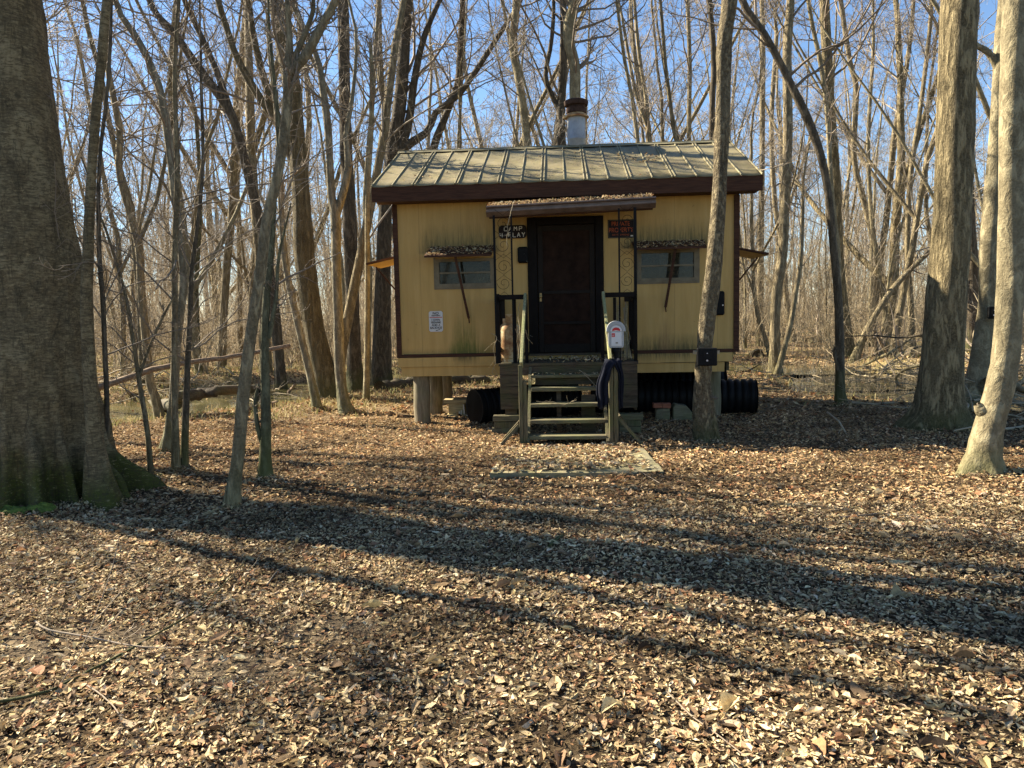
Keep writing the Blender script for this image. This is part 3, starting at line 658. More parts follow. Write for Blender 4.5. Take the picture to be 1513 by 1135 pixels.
TT('thin dead stem leaning far to the right behind the right creek bank', 'bark_grey', 22.5, [(1262, 523, 6), (1280, 490, 5), (1298, 458, 4.5), (1321, 425, 4.2), (1350, 394, 3.6), (1374, 372, 3)], 0, 2.5, [(8, .2, 50, 6, .15, .05, .5, .006)], seed=36, n=8)
TT('pale thin trunk left of the bent far trunk, in the far wood', 'bark_smooth', 27, [(1302, 512, 5.5), (1308, 470, 4.5), (1301, 420, 4), (1294, 373, 4), (1286, 300, 4), (1283, 200, 3.6), (1290, 80, 3)], 15, 6, MID, seed=37, n=8)
TT('tall slim trunk in mid distance right of the creek log pile', 'bark_grey', 25, [(1348, 515, 7), (1345, 440, 6), (1341, 373, 5.5), (1345, 264, 5), (1360, 160, 4.5), (1372, 60, 4), (1376, 0, 3.6)], 16, 6, BIG, seed=38, n=8)
TT('short green trunk standing in the far grass left of the leaning sapling', 'bark_green', 21, [(295, 583, 6.5), (294, 540, 5.5), (292, 500, 5), (290, 420, 4.5), (296, 300, 4), (290, 180, 3.5)], 9, 3.5, MID, seed=39, n=8)
TT('slim trunk right of the dark straight one, against the cabin left wall', 'bark_smooth', 19.5, [(545, 560, 7), (543, 500, 6), (546, 400, 5.5), (540, 300, 5), (548, 180, 4.5), (556, 60, 4), (560, 0, 3.6)], 13, 5, MIDLOW, seed=40, n=8)
TT('pale pole like trunk between the forks left of the roof', 'bark_smooth', 14.5, [(541, 590, 4.5), (543, 450, 4), (543, 300, 3.6), (549, 180, 3.4), (549, 100, 3), (547, 62, 2.4)], 6.5, 5, THIN, seed=41, n=8)

# ---------------------------------------------------------------- woods behind
def make_template(seed, H, r, curve, fork, lv, mat, zc=.3):
    rng = np.random.default_rng(seed); K = 16
    p = np.zeros(3); d = np.array([rng.normal(0, curve), rng.normal(0, curve), 1.]); d = unit(d); out = [(0, 0, -.25), (0, 0, .0)]
    for k in range(K):
        d = unit(d + rng.normal(0, .055 + curve * .25, 3) * (1, 1, .2) + np.array([0, 0, .12])); p = p + d * H / K; out.append(tuple(p))
    P = np.array(out)[None]; Rr = r * (np.linspace(1, .0, K + 2) ** .75)[None] + .006
    Rr[0, 0] *= 1.35; Rr[0, 1] *= 1.25
    allp = [(P, Rr)]
    for fk in range(fork):
        i = rng.integers(3, 8); q = P[0, i].copy(); dd = unit(np.array([rng.normal(0, .55), rng.normal(0, .55), 1])); pl = [q]
        for k in range(9):
            dd = unit(dd + rng.normal(0, .09, 3) + np.array([0, 0, .08])); q = q + dd * (H * .72 / 9); pl.append(q)
        allp.append((np.array(pl)[None], (Rr[0, i] * .75 * np.linspace(1, .1, 10) ** .8)[None]))
    tv, tf = join([tubes(a, b, 8, .04) for a, b in allp])
    cms = []
    for k, (a, b) in enumerate(allp):
        l2 = lv if k == 0 else [(max(3, lv[0][0] // 2),) + lv[0][1:]] + lv[1:]
        cms.append(crown_mesh(a, b, rng, zc if k == 0 else .15, l2))
    cv, cf = join(cms)
    root = thing('bare_tree', 'x', 'tree', (0, 0, 0), rz=0, world=True)
    raw_mesh('trunk', tv, [tf], M[mat], root); raw_mesh('crown', cv, [cf], M['twig_far'], root)
    return root
def copy_tree(o):
    c = o.copy(); COL.objects.link(c)
    for ch in o.children:
        d = ch.copy(); COL.objects.link(d); d.parent = c
    return c
LVB = [(17, .25, 44, 8, .16, .07, .28, .009), (7, .45, 40, 6, .2, .04, .5, .006), (6, .5, 42, 5, .2, .03, .55, .0045), (5, .6, 45, 4, .2, .03, .65, .0036)]
LVS = [(20, .22, 42, 7, .16, .08, .38, .008), (6, .5, 40, 6, .2, .04, .5, .005), (6, .5, 42, 4, .2, .03, .55, .0035)]
TM = [make_template(s, H, r, c, f, lv, m, z) for s, H, r, c, f, lv, m, z in [
    (1, 18, .14, .03, 1, LVB, 'bark_grey', .28), (2, 16, .10, .10, 0, LVB, 'bark_grey', .22), (3, 19, .18, .04, 2, LVB, 'bark_oak', .3),
    (4, 14, .075, .16, 1, LVB, 'bark_grey', .2), (5, 12, .055, .08, 0, LVS, 'bark_smooth', .15), (6, 17, .11, .06, 1, LVB, 'bark_smooth', .3),
    (7, 10, .05, .2, 1, LVS, 'bark_grey', .12), (8, 15, .09, .12, 2, LVS, 'bark_grey', .25)]]
used = [False] * len(TM)
rng = np.random.default_rng(5)
spots = []
def okspot(x, y, dmin):
    if creek_d(np.array([x]), np.array([y]))[0] < 2.4: return False
    if -3.2 < x < 5 and y < 17.5: return False
    return all((x - a) ** 2 + (y - b) ** 2 > dmin ** 2 for a, b in spots)
def px_of(x, y, z=0):
    c = CR.transposed() @ (Vector((x, y, z)) - Vector((0, 0, EYE))); return 756.5 + FPX * c.x / -c.z
tries = 0
while len(spots) < 185 and tries < 20000:
    tries += 1
    y = 15 + 50 * rng.uniform() ** .75; x = rng.uniform(-.72, .72) * y
    if okspot(x, y, .9 + y * .035): spots.append((x, y))
SIDE = [(-5.9, 7.62), (-8.3, 10.3), (-9.6, 11.6), (-7.4, 8.6), (-11, 10.8), (-9.2, 9.0), (-12.5, 12.6), (-15, 6), (-18, 11), (-13, 3.5), (-10.5, 9.5), (-22, 14)]
for i, (x, y) in enumerate(spots + SIDE):
    big = rng.uniform()
    k = int(rng.choice(len(TM), p=[.14, .16, .08, .13, .15, .12, .1, .12])) if y > 20 else int(rng.choice([1, 3, 4, 6, 4, 6]))
    if len(spots) <= i < len(spots) + 7: k = (4, 3, 1, 3, 5, 3, 1)[i - len(spots)]
    o = TM[k] if not used[k] else copy_tree(TM[k]); used[k] = True
    o.location = (x, y, tz(x, y)); o.rotation_euler = (rng.normal(0, .035), rng.normal(0, .035), rng.uniform(0, 6.28))
    if i == len(spots): o.rotation_euler = (.0, .0, 2.)
    s = rng.uniform(.8, 1.2) if i != len(spots) else 1.15; o.scale = (s, s, s * rng.uniform(.9, 1.1))
    p = px_of(x, y)
    side = 'left of the cabin' if p < 590 else ('behind the cabin' if p < 1095 else 'right of the cabin')
    fr = 'near edge' if y < 26 else ('middle depth' if y < 45 else 'far depth')
    thick = {0: 'tall forked grey', 1: 'tall single stemmed grey', 2: 'thick many forked', 3: 'crooked leaning grey', 4: 'slim pale', 5: 'tall pale forked', 6: 'small crooked', 7: 'three stemmed grey'}[k]
    o['label'] = f'{thick} tree, {fr} of the woods {side}' if i < len(spots) else 'bare tree standing off to the left beyond the massive beech'
    o['group'] = f'bare trees in the woods {side}'

# undergrowth shrubs: things, and the far mass as stuff
def make_shrub(seed, H, ns, mat='twig_tan'):
    rng = np.random.default_rng(seed)
    P = np.zeros((ns, 8, 3)); P[:, 0, :2] = rng.normal(0, .08, (ns, 2)); d = unit(np.concatenate([rng.normal(0, .28, (ns, 2)), np.ones((ns, 1))], 1))
    L = H * rng.uniform(.55, 1.1, (ns, 1)) / 7
    for k in range(1, 8):
        d = unit(d + rng.normal(0, .1, (ns, 3)) + np.array([0, 0, .03])); P[:, k] = P[:, k - 1] + d * L
    P[:, 0, 2] = -.08
    Rr = rng.uniform(.008, .017, (ns, 1)) * np.linspace(1, .35, 8)[None]
    parts = [tubes(P, Rr, 4)]
    a, b = kids(P, Rr, 7, .15, .98, .4, 40, 6, .14, .04, .6, .0045, rng); parts.append(tubes(a, b, 3))
    a, b = kids(a, b, 5, .15, .98, .5, 42, 4, .16, .03, .7, .0035, rng); parts.append(tubes(a, b, 3))
    v, f = join(parts)
    return tag(raw_mesh('shrub', v, [f], M[mat]), 'x', 'shrub')
SH = [make_shrub(21, 2.2, 7), make_shrub(22, 3.2, 5), make_shrub(23, 1.4, 9), make_shrub(24, 4.2, 4, 'twig_far')]
su = [False] * 4; ns_ = 0; tries = 0
SHL = ['leafless tan shrub of many thin stems', 'tall leafless tan shrub with few stems', 'low twiggy tan shrub', 'tall thin grey leafless shrub']
while ns_ < 150 and tries < 9000:
    tries += 1
    y = 15.5 + 26 * rng.uniform() ** .9; x = rng.uniform(-.74, .74) * y
    if creek_d(np.array([x]), np.array([y]))[0] < 2.2 or (-3 < x < 5.5 and y < 19): continue
    if x > 0 and y < 19: continue
    k = int(rng.integers(0, 4)); o = SH[k] if not su[k] else SH[k].copy()
    if su[k]: COL.objects.link(o)
    su[k] = True; ns_ += 1
    o.location = (x, y, tz(x, y)); s = rng.uniform(.7, 1.25); o.scale = (s, s, s); o.rotation_euler.z = rng.uniform(0, 6.28)
    p = px_of(x, y); side = 'left of the cabin' if p < 590 else ('behind the cabin' if p < 1095 else 'right of the cabin')
    o['label'] = f'{SHL[k]} in the undergrowth {side}'; o['group'] = f'shrubs in the undergrowth {side}'

def far_wood():
    rng = np.random.default_rng(9); n = 520
    y = rng.uniform(62, 150, n); x = rng.uniform(-.85, .85, n) * y
    H = rng.uniform(15, 23, n); K = 8
    P = np.zeros((n, K, 3)); P[:, 0] = np.stack([x, y, terr(x, y) - .3], 1); d = unit(np.concatenate([rng.normal(0, .07, (n, 2)), np.ones((n, 1))], 1))
    for k in range(1, K):
        d = unit(d + rng.normal(0, .06, (n, 3)) * (1, 1, .1)); P[:, k] = P[:, k - 1] + d * (H / (K - 1))[:, None]
    Rr = rng.uniform(.06, .17, (n, 1)) * np.linspace(1, .12, K)[None]
    parts = [tubes(P, Rr, 5)]
    a, b = kids(P, Rr, 10, .2, .98, .3, 42, 5, .15, .07, .45, .022, rng); parts.append(tubes(a, b, 3))
    a, b = kids(a, b, 6, .2, .98, .5, 40, 4, .18, .05, .55, .013, rng); parts.append(tubes(a, b, 3))
    a, b = kids(a, b, 4, .2, .98, .55, 40, 3, .18, .05, .6, .010, rng); parts.append(tubes(a, b, 3))
    v, f = join(parts)
    tag(raw_mesh('far_wood', v, [f], M['twig_far']), 'far bare wood closing the horizon behind everything', 'woodland', kind='stuff')
    n = 7000; y = 24 + 95 * rng.uniform(0, 1, n) ** 1.1; x = rng.uniform(-.8, .8, n) * y
    keep = creek_d(x, y) > 2.2; x, y = x[keep], y[keep]; n = len(x)
    H = 1.2 + 6.5 * rng.uniform(0, 1, n) ** 1.6; K = 5
    P = np.zeros((n, K, 3)); P[:, 0] = np.stack([x, y, terr(x, y) - .1], 1); d = unit(np.concatenate([rng.normal(0, .2, (n, 2)), np.ones((n, 1))], 1))
    for k in range(1, K):
        d = unit(d + rng.normal(0, .09, (n, 3))); P[:, k] = P[:, k - 1] + d * (H / (K - 1))[:, None]
    Rr = (rng.uniform(.006, .016, (n, 1)) * (.6 + y[:, None] / 60)) * np.linspace(1, .3, K)[None]
    parts = [tubes(P, Rr, 3)]
    a, b = kids(P, Rr, 6, .1, .98, .45, 42, 4, .15, .05, .6, .005, rng); parts.append(tubes(a, b, 3))
    a, b = kids(a, b, 4, .1, .98, .55, 42, 3, .15, .05, .7, .0045, rng); parts.append(tubes(a, b, 3))
    v, f = join(parts)
    tag(raw_mesh('undergrowth', v, [f], M['twig_tan']), 'tangled pale brush covering the far forest floor', 'undergrowth', kind='stuff')
far_wood()

# ---------------------------------------------------------------- leaf litter
PAL = np.array([(.62, .48, .27), (.53, .40, .22), (.40, .285, .155), (.25, .165, .095), (.72, .59, .38), (.12, .08, .05), (.36, .19, .10), (.065, .045, .03), (.42, .23, .12), (.42, .34, .22)])
PW = np.array([.17, .18, .16, .12, .12, .08, .05, .06, .03, .03]); PW = PW / PW.sum()
def leaves(pos, size, tilt=.35, pal=PAL, pw=PW, nrm=None, rng=RG, red=0., fine=False):
    n = len(pos)
    yaw = rng.uniform(0, 2 * np.pi, n)
    N = unit(np.concatenate([rng.normal(0, tilt, (n, 2)), np.ones((n, 1))], 1))
    a = np.stack([np.cos(yaw), np.sin(yaw), np.zeros(n)], 1); A = unit(a - N * (a * N).sum(1, keepdims=True)); B = np.cross(N, A)
    asp = rng.uniform(.28, .62, n) * size / 2; curl = rng.normal(.06, .16, n) * size; fold = rng.normal(.05, .14, n) * size; twist = rng.normal(0, .25, n)
    st = [(-.34, .62), (-.1, 1.), (.16, .86), (.36, .42)] if fine else [(-.2, .9), (.2, .8)]
    tl = [(-.5, 0, 0)]
    for u, w in st: tl += [(u, -w, 1), (u, 0, 0), (u, w, 1)]
    tl.append((.54, 0, 0)); nv = len(tl)
    V = np.zeros((n, nv, 3))
    for k, (u, w, e) in enumerate(tl):
        uu = u * size * rng.uniform(.92, 1.08, n); ww = w * asp * rng.uniform(.8, 1.15, n)
        h = curl * (4 * u * u - .4) + (fold * abs(w) if e else 0) + twist * u * ww + rng.normal(0, .025, n) * size
        V[:, k] = pos + A * uu[:, None] + B * ww[:, None] + N * h[:, None]
    ci = rng.choice(len(pal), n, p=pw); c = pal[ci] * rng.uniform(.8, 1.2, (n, 1)) * rng.uniform(.95, 1.05, (n, 3))
    base = (np.arange(n) * nv)[:, None]; L = nv - 1
    T = np.concatenate([base + np.array([q]) for q in ((0, 1, 2), (0, 2, 3), (L - 3, L, L - 2), (L - 2, L, L - 1))])
    qs = []
    for k in range(len(st) - 1):
        b_ = 1 + 3 * k; qs += [(b_, b_ + 3, b_ + 4, b_ + 1), (b_ + 1, b_ + 4, b_ + 5, b_ + 2)]
    Q = np.concatenate([base + np.array([q]) for q in qs])
    return V.reshape(-1, 3), T, Q, np.repeat(c, nv, axis=0)
def build_leaves(name, chunks, label, cat='leaves', **kw):
    vs = []; ts = []; qs = []; cs = []; k = 0
    for v, T, Q, c in chunks: vs.append(v); ts.append(T + k); qs.append(Q + k); cs.append(c); k += len(v)
    o = raw_mesh(name, np.concatenate(vs), [np.concatenate(ts), np.concatenate(qs)], M['leaf'], colors=np.concatenate(cs), smooth=False, **kw)
    return tag(o, label, cat, kind='stuff')
def scatter(n, y0, y1, hw, s0, s1, tilt, rng=RG):
    u = rng.uniform(0, 1, n); y = np.sqrt(y0 * y0 + u * (y1 * y1 - y0 * y0)); x = rng.uniform(-1, 1, n) * (y * hw + .6)
    cl = np.sin(x * 1.9 + 1.3 * np.sin(y * 1.1)) * np.sin(y * 2.3 + np.sin(x * 1.7)) + .5 * np.sin(x * 5.1 + y * 3.3)
    bare = np.exp(-((x + 1.35) / .42) ** 2 - ((y - 3.45) / .16) ** 2) * 1.2 + 1.2 * np.exp(-((x + 2.1) / .5) ** 2 - ((y - 3.75) / .22) ** 2) + 1.1 * np.exp(-((x + .95) / .32) ** 2 - ((y - 3.9) / .18) ** 2) + .5 * (np.sin(x * 2.3 + 2 * np.sin(y * 1.9)) * np.sin(y * 4.1 + 1.5 * np.sin(x * 1.3)) > .72)
    keep = rng.uniform(0, 1, n) < np.clip(.86 + .14 * cl, .3, 1) * (1 - .72 * np.clip(bare, 0, 1))
    wd = creek_d(x, y); keep &= (wd > 1.85) | (rng.uniform(0, 1, n) < .05)
    x, y = x[keep], y[keep]
    z = np.maximum(terr(x, y), WZ) + rng.uniform(.002, .028, len(x))
    size = np.exp(rng.normal(np.log((s0 + s1) / 2), .38, len(x))).clip(s0 * .5, s1 * 1.7)
    return np.stack([x, y, z], 1), size
def drift_tone(x, y):
    # noise factor that darkens or lightens the leaf colour in sideways drifts
    f = np.array([mnoise.noise(Vector((a * .9, b * 1.6, 3))) + .5 * mnoise.noise(Vector((a * 3.1, b * 5, 7))) for a, b in zip(x, y)])
    return np.clip(.90 + .55 * f, .45, 1.2)
ch = []
for n, y0, y1, hw, s0, s1, tl in [(105000, 2.2, 6.2, .74, .013, .030, .32), (26000, 2.2, 6.5, .74, .028, .048, .2), (105000, 6.2, 12, .74, .020, .048, .3), (62000, 12, 26, .76, .04, .09, .42), (2000, 2.2, 8, .74, .055, .08, .14)]:
    p, s_ = scatter(n, y0, y1, hw, s0, s1, tl); v, T, Q, c = leaves(p, s_, tl, fine=s0 > .03 and y1 < 9)
    if y0 > 6: c = c * np.array([.96, .87, .80])
    ch.append((v, T, Q, c * np.repeat(drift_tone(p[:, 0], p[:, 1]), len(v) // len(p))[:, None]))
for bx, by, br in BASES:
    if by > 17: continue
    m_ = int(160 + 1500 * br); a_ = RG.uniform(0, 2 * np.pi, m_); d_ = br * RG.uniform(.95, 1.3, m_) + np.abs(RG.normal(0, .11, m_)) * (1 + br)
    if br > .4: d_ = d_ + .25
    x_, y_ = bx + d_ * np.cos(a_), by + d_ * np.sin(a_); z_ = terr(x_, y_) + RG.uniform(.005, .03, m_) + .06 * np.exp(-(d_ - br) / .06)
    v, T, Q, c = leaves(np.stack([x_, y_, z_], 1), RG.uniform(.025, .06, m_), .5); ch.append((v, T, Q, c * .85))
build_leaves('leaf_litter', ch, 'brown and tan dead leaves carpeting the forest floor')
# crumbled bits and straw-like fragments near the camera
p, s_ = scatter(35000, 2.2, 6.5, .74, .006, .016, .6)
v, T, Q, c = leaves(p, s_, .6); build_leaves('leaf_crumbs', [(v, T, Q, c * .8)], 'crumbled leaf fragments and bark crumbs between the leaves of the foreground')

def grass_patch():
    rng = np.random.default_rng(31); n = 90000
    y = rng.uniform(10.5, 40, n); x = rng.uniform(-.76, .76, n) * y
    wd = creek_d(x, y)
    dens = .15 + .85 * (np.sin(x * .7 + 2) * np.sin(y * .5 + x * .2) > -.2)
    near = (wd > 1.7) & (wd < 4.4)
    shade = (y < 12.3) & (x > -6)
    cab = (x > -1.9) & (x < 3.6) & (y > 10.2) & (y < 15)
    keep = (rng.uniform(0, 1, n) < dens * np.where(near, .8, .22) * np.where(x > 3, .25, 1)) & (wd > 1.7) & ~shade & ~cab
    x, y = x[keep], y[keep]; n = len(x)
    h = rng.uniform(.03, .12, n) * (1 + y / 60); w = rng.uniform(.003, .006, n) * (1 + y / 14)
    a = rng.uniform(0, 6.28, n); b = rng.uniform(0, 6.28, n); ln = rng.uniform(.2, .9, n) * h
    z = np.maximum(terr(x, y), WZ)
    P0 = np.stack([x - w * np.cos(a), y - w * np.sin(a), z], 1); P1 = np.stack([x + w * np.cos(a), y + w * np.sin(a), z], 1)
    m = np.stack([x + .4 * ln * np.cos(b), y + .4 * ln * np.sin(b), z + h * .6], 1)
    P2 = m + np.stack([w * np.cos(a), w * np.sin(a), w * 0], 1) * .7; P3 = m - np.stack([w * np.cos(a), w * np.sin(a), w * 0], 1) * .7
    P4 = np.stack([x + ln * np.cos(b), y + ln * np.sin(b), z + h * .9], 1)
    V = np.stack([P0, P1, P2, P3, P4], 1).reshape(-1, 3); bs = (np.arange(n) * 5)[:, None]
    pal = np.array([(.42, .36, .17), (.33, .31, .12), (.22, .25, .07), (.50, .42, .22), (.16, .19, .05)])
    c = np.repeat(pal[rng.choice(5, n, p=[.38, .17, .06, .36, .03])], 5, axis=0)
    tag(raw_mesh('grass', V, [bs + np.array([[2, 4, 3]]), bs + np.array([[0, 1, 2, 3]])], M['grass'], colors=c, smooth=False), 'dry yellow green grass on the creek banks', 'grass', kind='stuff')
    # reeds standing in and beside the creek on the right
grass_patch()
def reeds():
    rng = np.random.default_rng(33); n = 420
    x = rng.uniform(5.8, 9.6, n); y = rng.uniform(12.8, 20, n); wd = creek_d(x, y); k = (wd < 2.3) & (rng.uniform(0, 1, n) < .8); x, y = x[k], y[k]; n = len(x)
    P = np.zeros((n, 5, 3)); P[:, 0] = np.stack([x, y, np.full(n, -.4)], 1); d = unit(np.concatenate([rng.normal(0, .22, (n, 2)), np.ones((n, 1))], 1)); L = rng.uniform(.12, .3, (n, 1))
    for q in range(1, 5): d = unit(d + rng.normal(0, .12, (n, 3))); P[:, q] = P[:, q - 1] + d * L
    Rr = np.full((n, 5), .0045) * np.linspace(1, .5, 5); v, f = tubes(P, Rr, 3)
    a, b = kids(P, Rr, 2, .3, .95, .5, 35, 3, .1, .02, .8, .003, rng); v, f = join([(v, f), tubes(a, b, 3)])
    tag(raw_mesh('reeds', v, [f], M['twig_tan']), 'thin dry stems standing in the creek right of the cabin', 'reeds', kind='stuff')
reeds()

# ---------------------------------------------------------------- fallen wood
def fallen(name, label, cat, pts, r0, r1, mat, n=10, twigs=0, seed=0, group=None, tm='twig'):
    rng = np.random.default_rng(seed + 500); A = np.array([(*p, 0) for p in pts], float); A[:, 3] = np.linspace(r0, r1, len(A))
    C = catmull(A, 26); C[:, :3] += rng.normal(0, r0 * .12, (26, 3)); base = Vector(C[0, :3]); base.z = tz(base.x, base.y)
    P = C[None, :, :3] - np.array(base); Rr = C[None, :, 3]
    root = thing(name, label, cat, base, group, rz=0, world=True)
    v, f = tubes(P, Rr, n, .06)
    k = 26 * n; f3 = []
    for e in (0, 26 - 1):
        c = len(v); v = np.vstack([v, P[0, e]]); f3 += [(c, e * n + i, e * n + (i + 1) % n) for i in range(n)]
    me = raw_mesh('log' if r0 > .04 else 'stem', v, [f, np.array(f3)], M[mat], root)
    if twigs:
        a, b = kids(P, Rr, twigs, .15, .95, .4, 45, 6, .16, .03, .55, .003, rng); q = [tubes(a, b, 4)]
        a, b = kids(a, b, 3, .2, .95, .5, 42, 4, .18, .03, .6, .0025, rng); q.append(tubes(a, b, 3))
        v, f = join(q); raw_mesh('twig_spray', v, [f], M[tm], root)
    return root
def A_(px, py, Y): w = at(px, py, Y); return (w.x, w.y, w.z)
def G_(px, py, up=.0):
    # ground point under a photo pixel
    for k in range(4):
        d = CR @ Vector(((px - 756.5) / FPX, -(py - 567.5) / FPX, -1))
    zz = 0.
    for k in range(6):
        s = (zz - EYE) / d.z; p = Vector((0, 0, EYE)) + d * s; zz = tz(p.x, p.y)
    return (p.x, p.y, p.z + up)
fallen('leaning_pole', 'long reddish bare pole leaning from behind the massive beech up to the right', 'log', [A_(60, 597, 9.1), A_(146, 573, 9.3), A_(250, 540, 9.7), A_(340, 527, 10.2), A_(428, 511, 10.8)], .042, .026, 'log_red', 10, 0, 1)
fallen('fallen_log', 'dark mossy log lying on the far bank of the left creek', 'log', [G_(258, 592, .05), G_(300, 588, .08), G_(345, 583, .1), G_(400, 578, .1)], .10, .08, 'log_dark', 12, 0, 2)
fallen('fallen_log', 'dark wet log lying low along the left creek beside the massive beech', 'log', [G_(150, 604, .0), G_(200, 600, .02), G_(262, 598, .02)], .12, .1, 'log_dark', 12, 0, 3)
fallen('fallen_branch', 'pale broken branch lying between the leaning golden trunk and the creek', 'branch', [G_(400, 602, .04), G_(418, 596, .1), G_(436, 584, .22)], .05, .03, 'log_red', 8, 0, 4)
fallen('fallen_log', 'dark log on the ground seen under the cabin left end', 'log', [G_(560, 577, .04), G_(640, 570, .08), G_(720, 566, .06)], .16, .1, 'log_dark', 10, 3, 5)
fallen('fallen_log', 'rotten dark log with moss on the right creek bank', 'log', [G_(1262, 546, .1), G_(1300, 540, .15), G_(1350, 534, .2), G_(1390, 530, .2)], .17, .2, 'log_dark', 12, 7, 6)
fallen('fallen_branch', 'long horizontal bare branch hung across the right creek bank', 'branch', [A_(1248, 497, 15), A_(1290, 496, 14.6), A_(1330, 499, 14.2), A_(1372, 494, 13.8)], .010, .022, 'bark_dark', 8, 6, 7)
fallen('fallen_branch', 'forked branch rising to the right over the right creek bank', 'branch', [G_(1268, 545, .02), A_(1300, 528, 17.5), A_(1325, 515, 17.2), A_(1350, 497, 17)], .04, .02, 'bark_grey', 8, 5, 8)
fallen('fallen_branch', 'curved pale branch looping down to the water on the right', 'branch', [A_(1368, 538, 13.5), A_(1340, 545, 13.8), A_(1325, 556, 14), A_(1328, 570, 14), A_(1350, 575, 13.8)], .03, .02, 'bark_smooth', 8, 3, 9)
fallen('fallen_log', 'stubby pale log end beside the foot of the large ridged trunk', 'log', [G_(1345, 592, .06), G_(1356, 583, .12), G_(1378, 574, .18)], .12, .14, 'bark_smooth', 12, 0, 10)
for i, (a, b, c, d, lab) in enumerate([
    (1205, 549, 1255, 540, 'short dark log at the water edge behind the sweeping dark trunk'),
    (1120, 528, 1088, 540, 'dark rotten stump log just right of the cabin corner'),
    (1460, 575, 1530, 560, 'dark log lying behind the rightmost trunk'),
    (1440, 560, 1520, 588, 'rotting branch crossing the dark log behind the rightmost trunk'),
    (1195, 507, 1240, 503, 'far fallen log left of the thick far trunk'),
    (1110, 495, 1180, 500, 'far fallen log behind the slender trunk right of the cabin'),
    (940, 498, 1000, 500, 'unseen')]):
    if lab == 'unseen': continue
    fallen('fallen_log', lab, 'log', [G_(a, b, .08), G_((a + c) / 2, (b + d) / 2, .12), G_(c, d, .08)], [.12, .2, .12, .07, .2, .15][i], [.07, .16, .1, .05, .15, .1][i], 'log_dark', 10, [4, 6, 5, 6, 3, 2][i], 20 + i)
def brush():
    rng = np.random.default_rng(41); n = 430
    u = rng.uniform(0, 1, n)
    cx = np.where(u < .55, rng.normal(10.6, 1.7, n), np.where(u < .8, rng.normal(8.7, 1.2, n), rng.normal(-9, 1.6, n)))
    cy = np.where(u < .55, rng.normal(18.0, 1.3, n), np.where(u < .8, rng.normal(11.2, .8, n), rng.normal(17.6, .9, n)))
    P = np.zeros((n, 7, 3)); z = np.maximum(terr(cx, cy), WZ); P[:, 0] = np.stack([cx, cy, z + rng.uniform(0, .25, n)], 1)
    d = unit(np.concatenate([rng.normal(0, 1, (n, 2)), rng.uniform(-.05, .35, (n, 1))], 1)); L = rng.uniform(.08, .3, (n, 1))
    for k in range(1, 7): d = unit(d + rng.normal(0, .16, (n, 3)) - np.array([0, 0, .03])); P[:, k] = P[:, k - 1] + d * L
    Rr = rng.uniform(.006, .024, (n, 1)) * np.linspace(1, .4, 7); parts = [tubes(P, Rr, 5)]
    a, b = kids(P, Rr, 3, .2, .95, .5, 40, 5, .16, 0, .6, .004, rng); parts.append(tubes(a, b, 3)); v, f = join(parts)
    tag(raw_mesh('brush_tangle', v, [f], M['twig_tan']), 'tangle of fallen grey branches heaped along the creek banks', 'branches', kind='stuff')
brush()
# sticks in the foreground
ST = [('long thin dark stick lying diagonally in the lower left foreground', [(0, 1046), (70, 1030), (150, 990), (230, 945), (300, 900), (365, 832)], .008, .003, 3),
      ('pale stick crossing the long dark stick in the lower left foreground', [(52, 925), (75, 938), (140, 950), (200, 962), (268, 965)], .0065, .003, 2),
      ('short bent twig below the crossing sticks in the lower left', [(128, 1020), (150, 1035), (168, 1052), (176, 1064)], .004, .0025, 0),
      ('dark broken twig stub on the leaves in the middle foreground', [(812, 812), (822, 802), (832, 796)], .014, .009, 0),
      ('long thin pale twig curving at the bottom middle of the photo', [(985, 1030), (1020, 1065), (1060, 1095), (1105, 1130)], .004, .0025, 0),
      ('thin twig lying over the right corner of the mossy slab', [(915, 684), (945, 700), (975, 718)], .006, .003, 0),
      ('small forked twig left of the long shadow foreground', [(395, 870), (410, 850), (430, 838)], .006, .003, 0),
      ('fallen stick at the right beyond the beech shadow', [(1240, 770), (1300, 764), (1360, 768)], .008, .004, 2),
      ('thin crooked stick in front of the right end of the cabin', [(955, 638), (975, 630), (998, 622)], .008, .004, 2)]
for i, (lab, pp, r0, r1, tw) in enumerate(ST):
    fallen('stick', lab, 'stick', [G_(a, b, .025) for a, b in pp], r0, r1, 'bark_dark' if i in (0, 3) else 'twig', 6, tw, 60 + i)
# ---------------------------------------------------------------- the cabin (built in its own frame, front wall on y = 0)
cab = thing('cabin', 'small yellow stilted cabin with a ribbed metal roof and dark brown trim', 'cabin', (0, 0, 0))
W, D = 4.88, 3.41
DX0, DX1, DZ1 = 1.91, 3.00, 2.98
L1, L2, LZ1, LZ2 = .59, 1.40, 2.04, 2.40
R1, R2, RZ1, RZ2 = 3.50, 4.31, 2.05, 2.45
B0, B1 = 1.05, 3.22
m = MB()
def wb(x0, x1, z0, z1): m.box(x0, x1, 0, .06, z0, z1)
wb(0, L1, B0, B1); wb(L1, L2, B0, LZ1); wb(L1, L2, LZ2, B1); wb(L2, DX0, B0, B1); wb(DX0, DX1, DZ1, B1)
wb(DX1, R1, B0, B1); wb(R1, R2, B0, RZ1); wb(R1, R2, RZ2, B1); wb(R2, W, B0, B1)
m.build('wall', M['yellow'], cab)
for x0, x1 in ((.001, .055), (W - .055, W - .001)):
    m = MB(); ys = [(.062, B0), (D - .062, B0), (D - .062, 3.50), (D / 2, 4.24), (.062, 3.50)]
    vs = [(x0, y, z) for y, z in ys] + [(x1, y, z) for y, z in ys]
    m.add(vs, [(0, 1, 2, 3, 4), (9, 8, 7, 6, 5)] + [(i, i + 5, (i + 1) % 5 + 5, (i + 1) % 5) for i in range(5)])
    m.build('wall', M['yellow'], cab)
